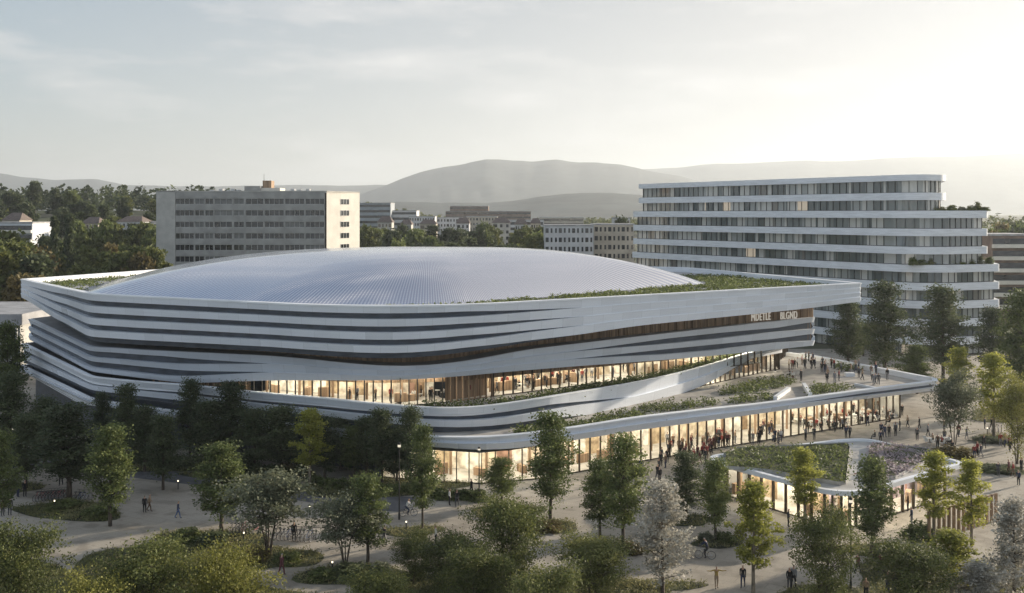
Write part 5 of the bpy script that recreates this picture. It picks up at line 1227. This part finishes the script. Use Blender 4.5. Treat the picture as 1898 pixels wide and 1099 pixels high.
def cafe(spots, z, place, group):
    global TB, CHR
    spots = sorted(spots); kc = 0
    for i, (px, py) in enumerate(spots):
        X, Y = gp(px, py, z); z_ = z+.016
        if TB is None: TB = make_table(); t = TB; t.location = (X, Y, z_)
        else: t = copy_tree(TB, (X, Y, z_), 0)
        tag(t, f"{ordinal(i)} round pale cafe table from the left {place}", 'table', 'tables '+group)
        n = 2 if z > 1 else 3; a0 = rnd.uniform(0, 6)
        for k in range(n):
            a = a0+k*6.283/n; x, y = X+.62*math.cos(a), Y+.62*math.sin(a); rz = a+math.pi/2
            if CHR is None: CHR = make_chair(); c = CHR; c.location = (x, y, z_); c.rotation_euler = (0, 0, rz)
            else: c = copy_tree(CHR, (x, y, z_), rz)
            side = ['left', 'right', 'back'][sorted(range(n), key=lambda q: math.cos(a0+q*6.283/n)).index(k)] if n == 2 else ['left', 'middle', 'right'][sorted(range(n), key=lambda q: math.cos(a0+q*6.283/n)).index(k)]
            tag(c, f"{side} white chair at the {ordinal(i)} cafe table from the left {place}", 'chair', 'chairs '+group)
cafe([(1400+x/5.784, 640+y/5.784) for x, y in ((440, 850), (505, 850), (590, 870), (640, 850), (590, 800), (735, 830), (800, 870), (870, 880), (920, 830), (1000, 830), (1060, 800), (1110, 770), (1170, 820), (1225, 760), (1260, 810), (1330, 760), (1400, 770), (1460, 790), (1160, 730), (690, 770))], .0, 'under the podium edge', 'under the podium edge')
cafe([(760+x/4.578, 680+y/4.578) for x, y in ((45, 262), (230, 250), (385, 250), (560, 220), (805, 190), (940, 195), (1110, 150), (1335, 130))], 6.85, 'on the upper terrace', 'on the upper terrace')
cafe([(1738, 826), (1752, 822), (1722, 823)], 0, 'beside the pale olive tree', 'beside the pale olive tree')
cafe([(1462, 700), (1474, 699)], 4.6, 'on the podium terrace', 'on the podium terrace')

# ------------------------------------------------------------------ lamps
LP = None
def lamp_post(px, py, hh, label):
    global LP
    X, Y = gp(px, py)
    if LP is None:
        LP = empty('lamp_post', (X, Y, .01)); b = MB(); b.tube((0, 0, 0), (0, 0, .5), .10, .09, 8); b.tube((0, 0, .5), (0, 0, 6), .065, .045, 8); b.build('pole', M['dark'], LP)
        b = MB(); b.tube((0, 0, 5.55), (0, 0, 5.95), .13, .13, 10); b.build('lamp_head', M['dark'], LP); b = MB(); b.tube((0, 0, 5.62), (0, 0, 5.80), .14, .14, 10); b.build('lamp_lens', M['lens'], LP); r = LP
    else: r = copy_tree(LP, (X, Y, .01), 0)
    r.scale = (1, 1, hh/6); tag(r, label, 'street lamp', 'tall dark lamp posts')
M['lens'] = emis('lamp_lens', (1, .9, .7), .45)
for a in ((25, 868, 4.6, 'dark lamp post by the grey road at the left edge'), (740, 963, 7.2, 'tall dark lamp post left of the cyclist'), (950, 1096, 6, 'dark lamp post behind the big centre foreground tree'), (1577, 1092, 7.0, 'dark lamp post right of the dense tree at the bottom'), (1875, 812, 6, 'dark lamp post at the right edge of the plaza'), (888, 925, 5.2, 'slim dark post in front of the glazed ground floor corner'), (1437, 748, 5.0, 'dark lamp post standing on the ground before the podium')):
    lamp_post(*a)
BL = None
def bollard(px, py, label):
    global BL
    X, Y = gp(px, py)
    if BL is None:
        BL = empty('light_bollard', (X, Y, .01)); b = MB(); b.tube((0, 0, 0), (0, 0, .80), .055, .055, 8); b.build('post', M['dark'], BL); b = MB(); b.tube((0, 0, .80), (0, 0, .95), .06, .06, 10); b.build('light_ring', M['lamp'], BL); b = MB(); b.tube((0, 0, .95), (0, 0, 1.0), .075, .06, 10); b.build('cap', M['dark'], BL); r = BL
    else: r = copy_tree(BL, (X, Y, .01), 0)
    tag(r, label, 'bollard light', 'glowing path bollards')
for a in ((101, 945, 'glowing bollard in the grass below the left bicycle rack'), (330, 907, 'glowing bollard beside the grey road left of the round green tree'), (452, 1006, 'glowing bollard before the row of bicycles behind the olive tree'), (574, 955, 'glowing bollard between the olive tree and the forked tree'), (616, 1062, 'glowing bollard at the lower centre path edge'), (753, 985, 'glowing bollard under the tall thin tree near the cyclist'), (1830, 806, 'glowing bollard beside the bicycles at the right'), (1763, 826, 'glowing bollard by the pale olive tree')):
    bollard(*a)

# ------------------------------------------------------------------ shrubs and grass
SH = {}
def shrub(px, py, w, h, lm, label, group, at=None, z=.01):
    X, Y = at if at else gp(px, py)
    if lm not in SH:
        g = np.random.default_rng(len(SH)+40); n = 46; c = g.normal(size=(n, 3)); c /= np.linalg.norm(c, axis=1)[:, None]; c[:, 2] = np.abs(c[:, 2]); c *= g.uniform(.55, .95, n)[:, None]*[.5, .5, .85]
        P = np.repeat(c, 44, 0)+g.normal(size=(n*44, 3))*[.085, .085, .07]; P[:, 2] = np.abs(P[:, 2]); tone = np.repeat(g.uniform(.15, .75, n), 44)+g.uniform(-.15, .2, n*44)
        T = MB()
        for k in range(6): a = k*1.05; T.tube((0, 0, 0), (.3*math.cos(a), .3*math.sin(a), .6), .02, .008, 5, 0, False)
        SH[lm] = (leaf_mesh('foliage', leaves(P, .055, .3, 9), tone, LEAF[lm]), T.mesh('stems', M['bark']))
    r = empty('shrub', (X, Y, z), rnd.uniform(0, 6)); s = Y/F; r.scale = (w*s, w*s*.8, h*s); tag(r, label, 'shrub', group); link('foliage', SH[lm][0], r); link('stems', SH[lm][1], r)
HEDGE = [(585+i*17, 899+i*1.6+3*math.sin(i), 34, 22, 'hedge') for i in range(17)]
for i, (x, y, w, h, lm) in enumerate(HEDGE): shrub(x, y, w, h, lm, f"{ordinal(i)} bush from the left in the hedge before the arena corner", 'hedge bushes before the arena corner')
HB = [(95+i*24, 843+i*2.4, 44, 30, 'dark') for i in range(20)]
for i, (x, y, w, h, lm) in enumerate(HB): shrub(x, y, w, h, lm, f"{ordinal(i)} dark bush from the left along the arena foot behind the road", 'dark bushes along the arena foot')
for a in ((395, 1008, 70, 26, 'dark', 'dark shrub at the foot of the round green tree'), (345, 1000, 60, 24, 'hedge', 'low green shrub left of the round green tree'), (470, 1040, 60, 26, 'autumn', 'russet shrub at the left foot of the olive tree'), (535, 1042, 55, 24, 'hedge', 'green shrub at the right foot of the olive tree'), (650, 1066, 70, 28, 'dark', 'dark shrub under the forked olive tree'), (705, 1070, 50, 34, 'olive', 'upright ornamental grass tuft right of the forked olive tree'),
          (600, 1072, 60, 22, 'hedge', 'low shrub left of the forked olive tree by the bollard'), (1345, 1005, 44, 22, 'hedge', 'green shrub at the foot of the thin stemmed tree left of the pavilion'), (1310, 1004, 40, 20, 'olive', 'greyish shrub left of the thin stemmed tree near the pavilion'), (1010, 980, 70, 20, 'autumn', 'russet shrub below the tall light topped tree'), (1125, 1018, 60, 24, 'olive', 'grey green shrub under the broad soft tree'), (1170, 1022, 54, 20, 'autumn', 'reddish shrub right of the broad soft tree stem'),
          (1840, 818, 70, 10, 'dark', 'low dark planting on the small plaza island at the right'), (1765, 846, 70, 22, 'autumn', 'russet planting at the foot of the pale olive tree'), (1850, 872, 90, 10, 'dark', 'long low shrub across the plaza right of the pavilion'), (1650, 1030, 80, 26, 'bushy', 'green shrub under the dense round tree at the pavilion corner'), (1700, 1000, 60, 40, 'young', 'leafy shrub before the pavilion right glass wall'), (880, 925, 54, 22, 'hedge', 'bush beside the slim post at the glazed corner'), (545, 882, 60, 34, 'autumn', 'russet bush below the slim bright green tree'),
          (185, 955, 70, 20, 'hedge', 'low shrub left of the young tree with a pale top'), (120, 940, 80, 14, 'hedge', 'low shrub in the grass below the left rack')):
    shrub(*a, None)
# planting on the office terraces
HI = [(1688, 3.6), (1708, 2.8), (1728, 3.4), (1746, 2.6), (1764, 3.8), (1782, 2.6), (1800, 3.4), (1812, 5.5), (1824, 2.6)]
for i, (px, hh) in enumerate(HI):
    Y = 203.6+.0215*(px-1688)+(1.2 if px < 1760 else 0); shrub(px, 0, 20, hh*3.6, ('hedge', 'olive', 'young', 'bushy')[i % 4], f"{ordinal(i)} planter bush from the left on the high office terrace", 'bushes on the high office terrace', ((px-CX)*(Y+1.3)/F, Y+1.3), 28.98)
LO = [(1692, 4.4), (1708, 3.0), (1726, 3.6), (1744, 3.0), (1762, 4.0), (1780, 3.0), (1798, 3.4), (1816, 4.6), (1834, 3.8)]
for i, (px, hh) in enumerate(LO):
    Y = 203.4+.036*(px-1692); shrub(px, 0, 20, hh*4.2, ('young', 'hedge', 'bushy', 'olive')[i % 4], f"{ordinal(i)} planter bush from the left on the lower office terrace", 'bushes on the lower office terrace', ((px-CX)*Y/F, Y), 18.18)
gpts = []
for i, p in enumerate(bed_polys):
    A = abs(sum(a[0]*b_[1]-b_[0]*a[1] for a, b_ in zip(p, p[1:]+p[:1])))/2; gpts += sample_poly(p, int(min(2600, A*14)), 300+i, .012)
gpts = np.array(gpts); g = np.random.default_rng(77); n = len(gpts); per = 5
Pq = np.repeat(gpts, per, 0)+g.normal(size=(n*per, 3))*[.12, .12, 0]; Pq[:, 2] += g.uniform(.02, .34, n*per)*np.repeat(g.uniform(.4, 1.3, n), per)
patch = .5+.3*np.sin(Pq[:, 0]*.5)*np.sin(Pq[:, 1]*.37)
tag(link('grass', leaf_mesh('grass', leaves(Pq, .11, -.2, 78, .3), patch+g.uniform(-.25, .25, n*per), LEAF['grass'])), kind='stuff')

# ------------------------------------------------------------------ haze
b = MB(); b.box(-15000, 15000, -60, 16500, -6, 580)
m, t, o = newmat('air'); pv = N('ShaderNodeVolumePrincipled', t); pv.inputs['Color'].default_value = (.84, .91, .98, 1); pv.inputs['Density'].default_value = .000115; pv.inputs['Anisotropy'].default_value = .35
t.links.new(pv.outputs[0], o.inputs['Volume']); tag(b.build('haze', m), kind='stuff')
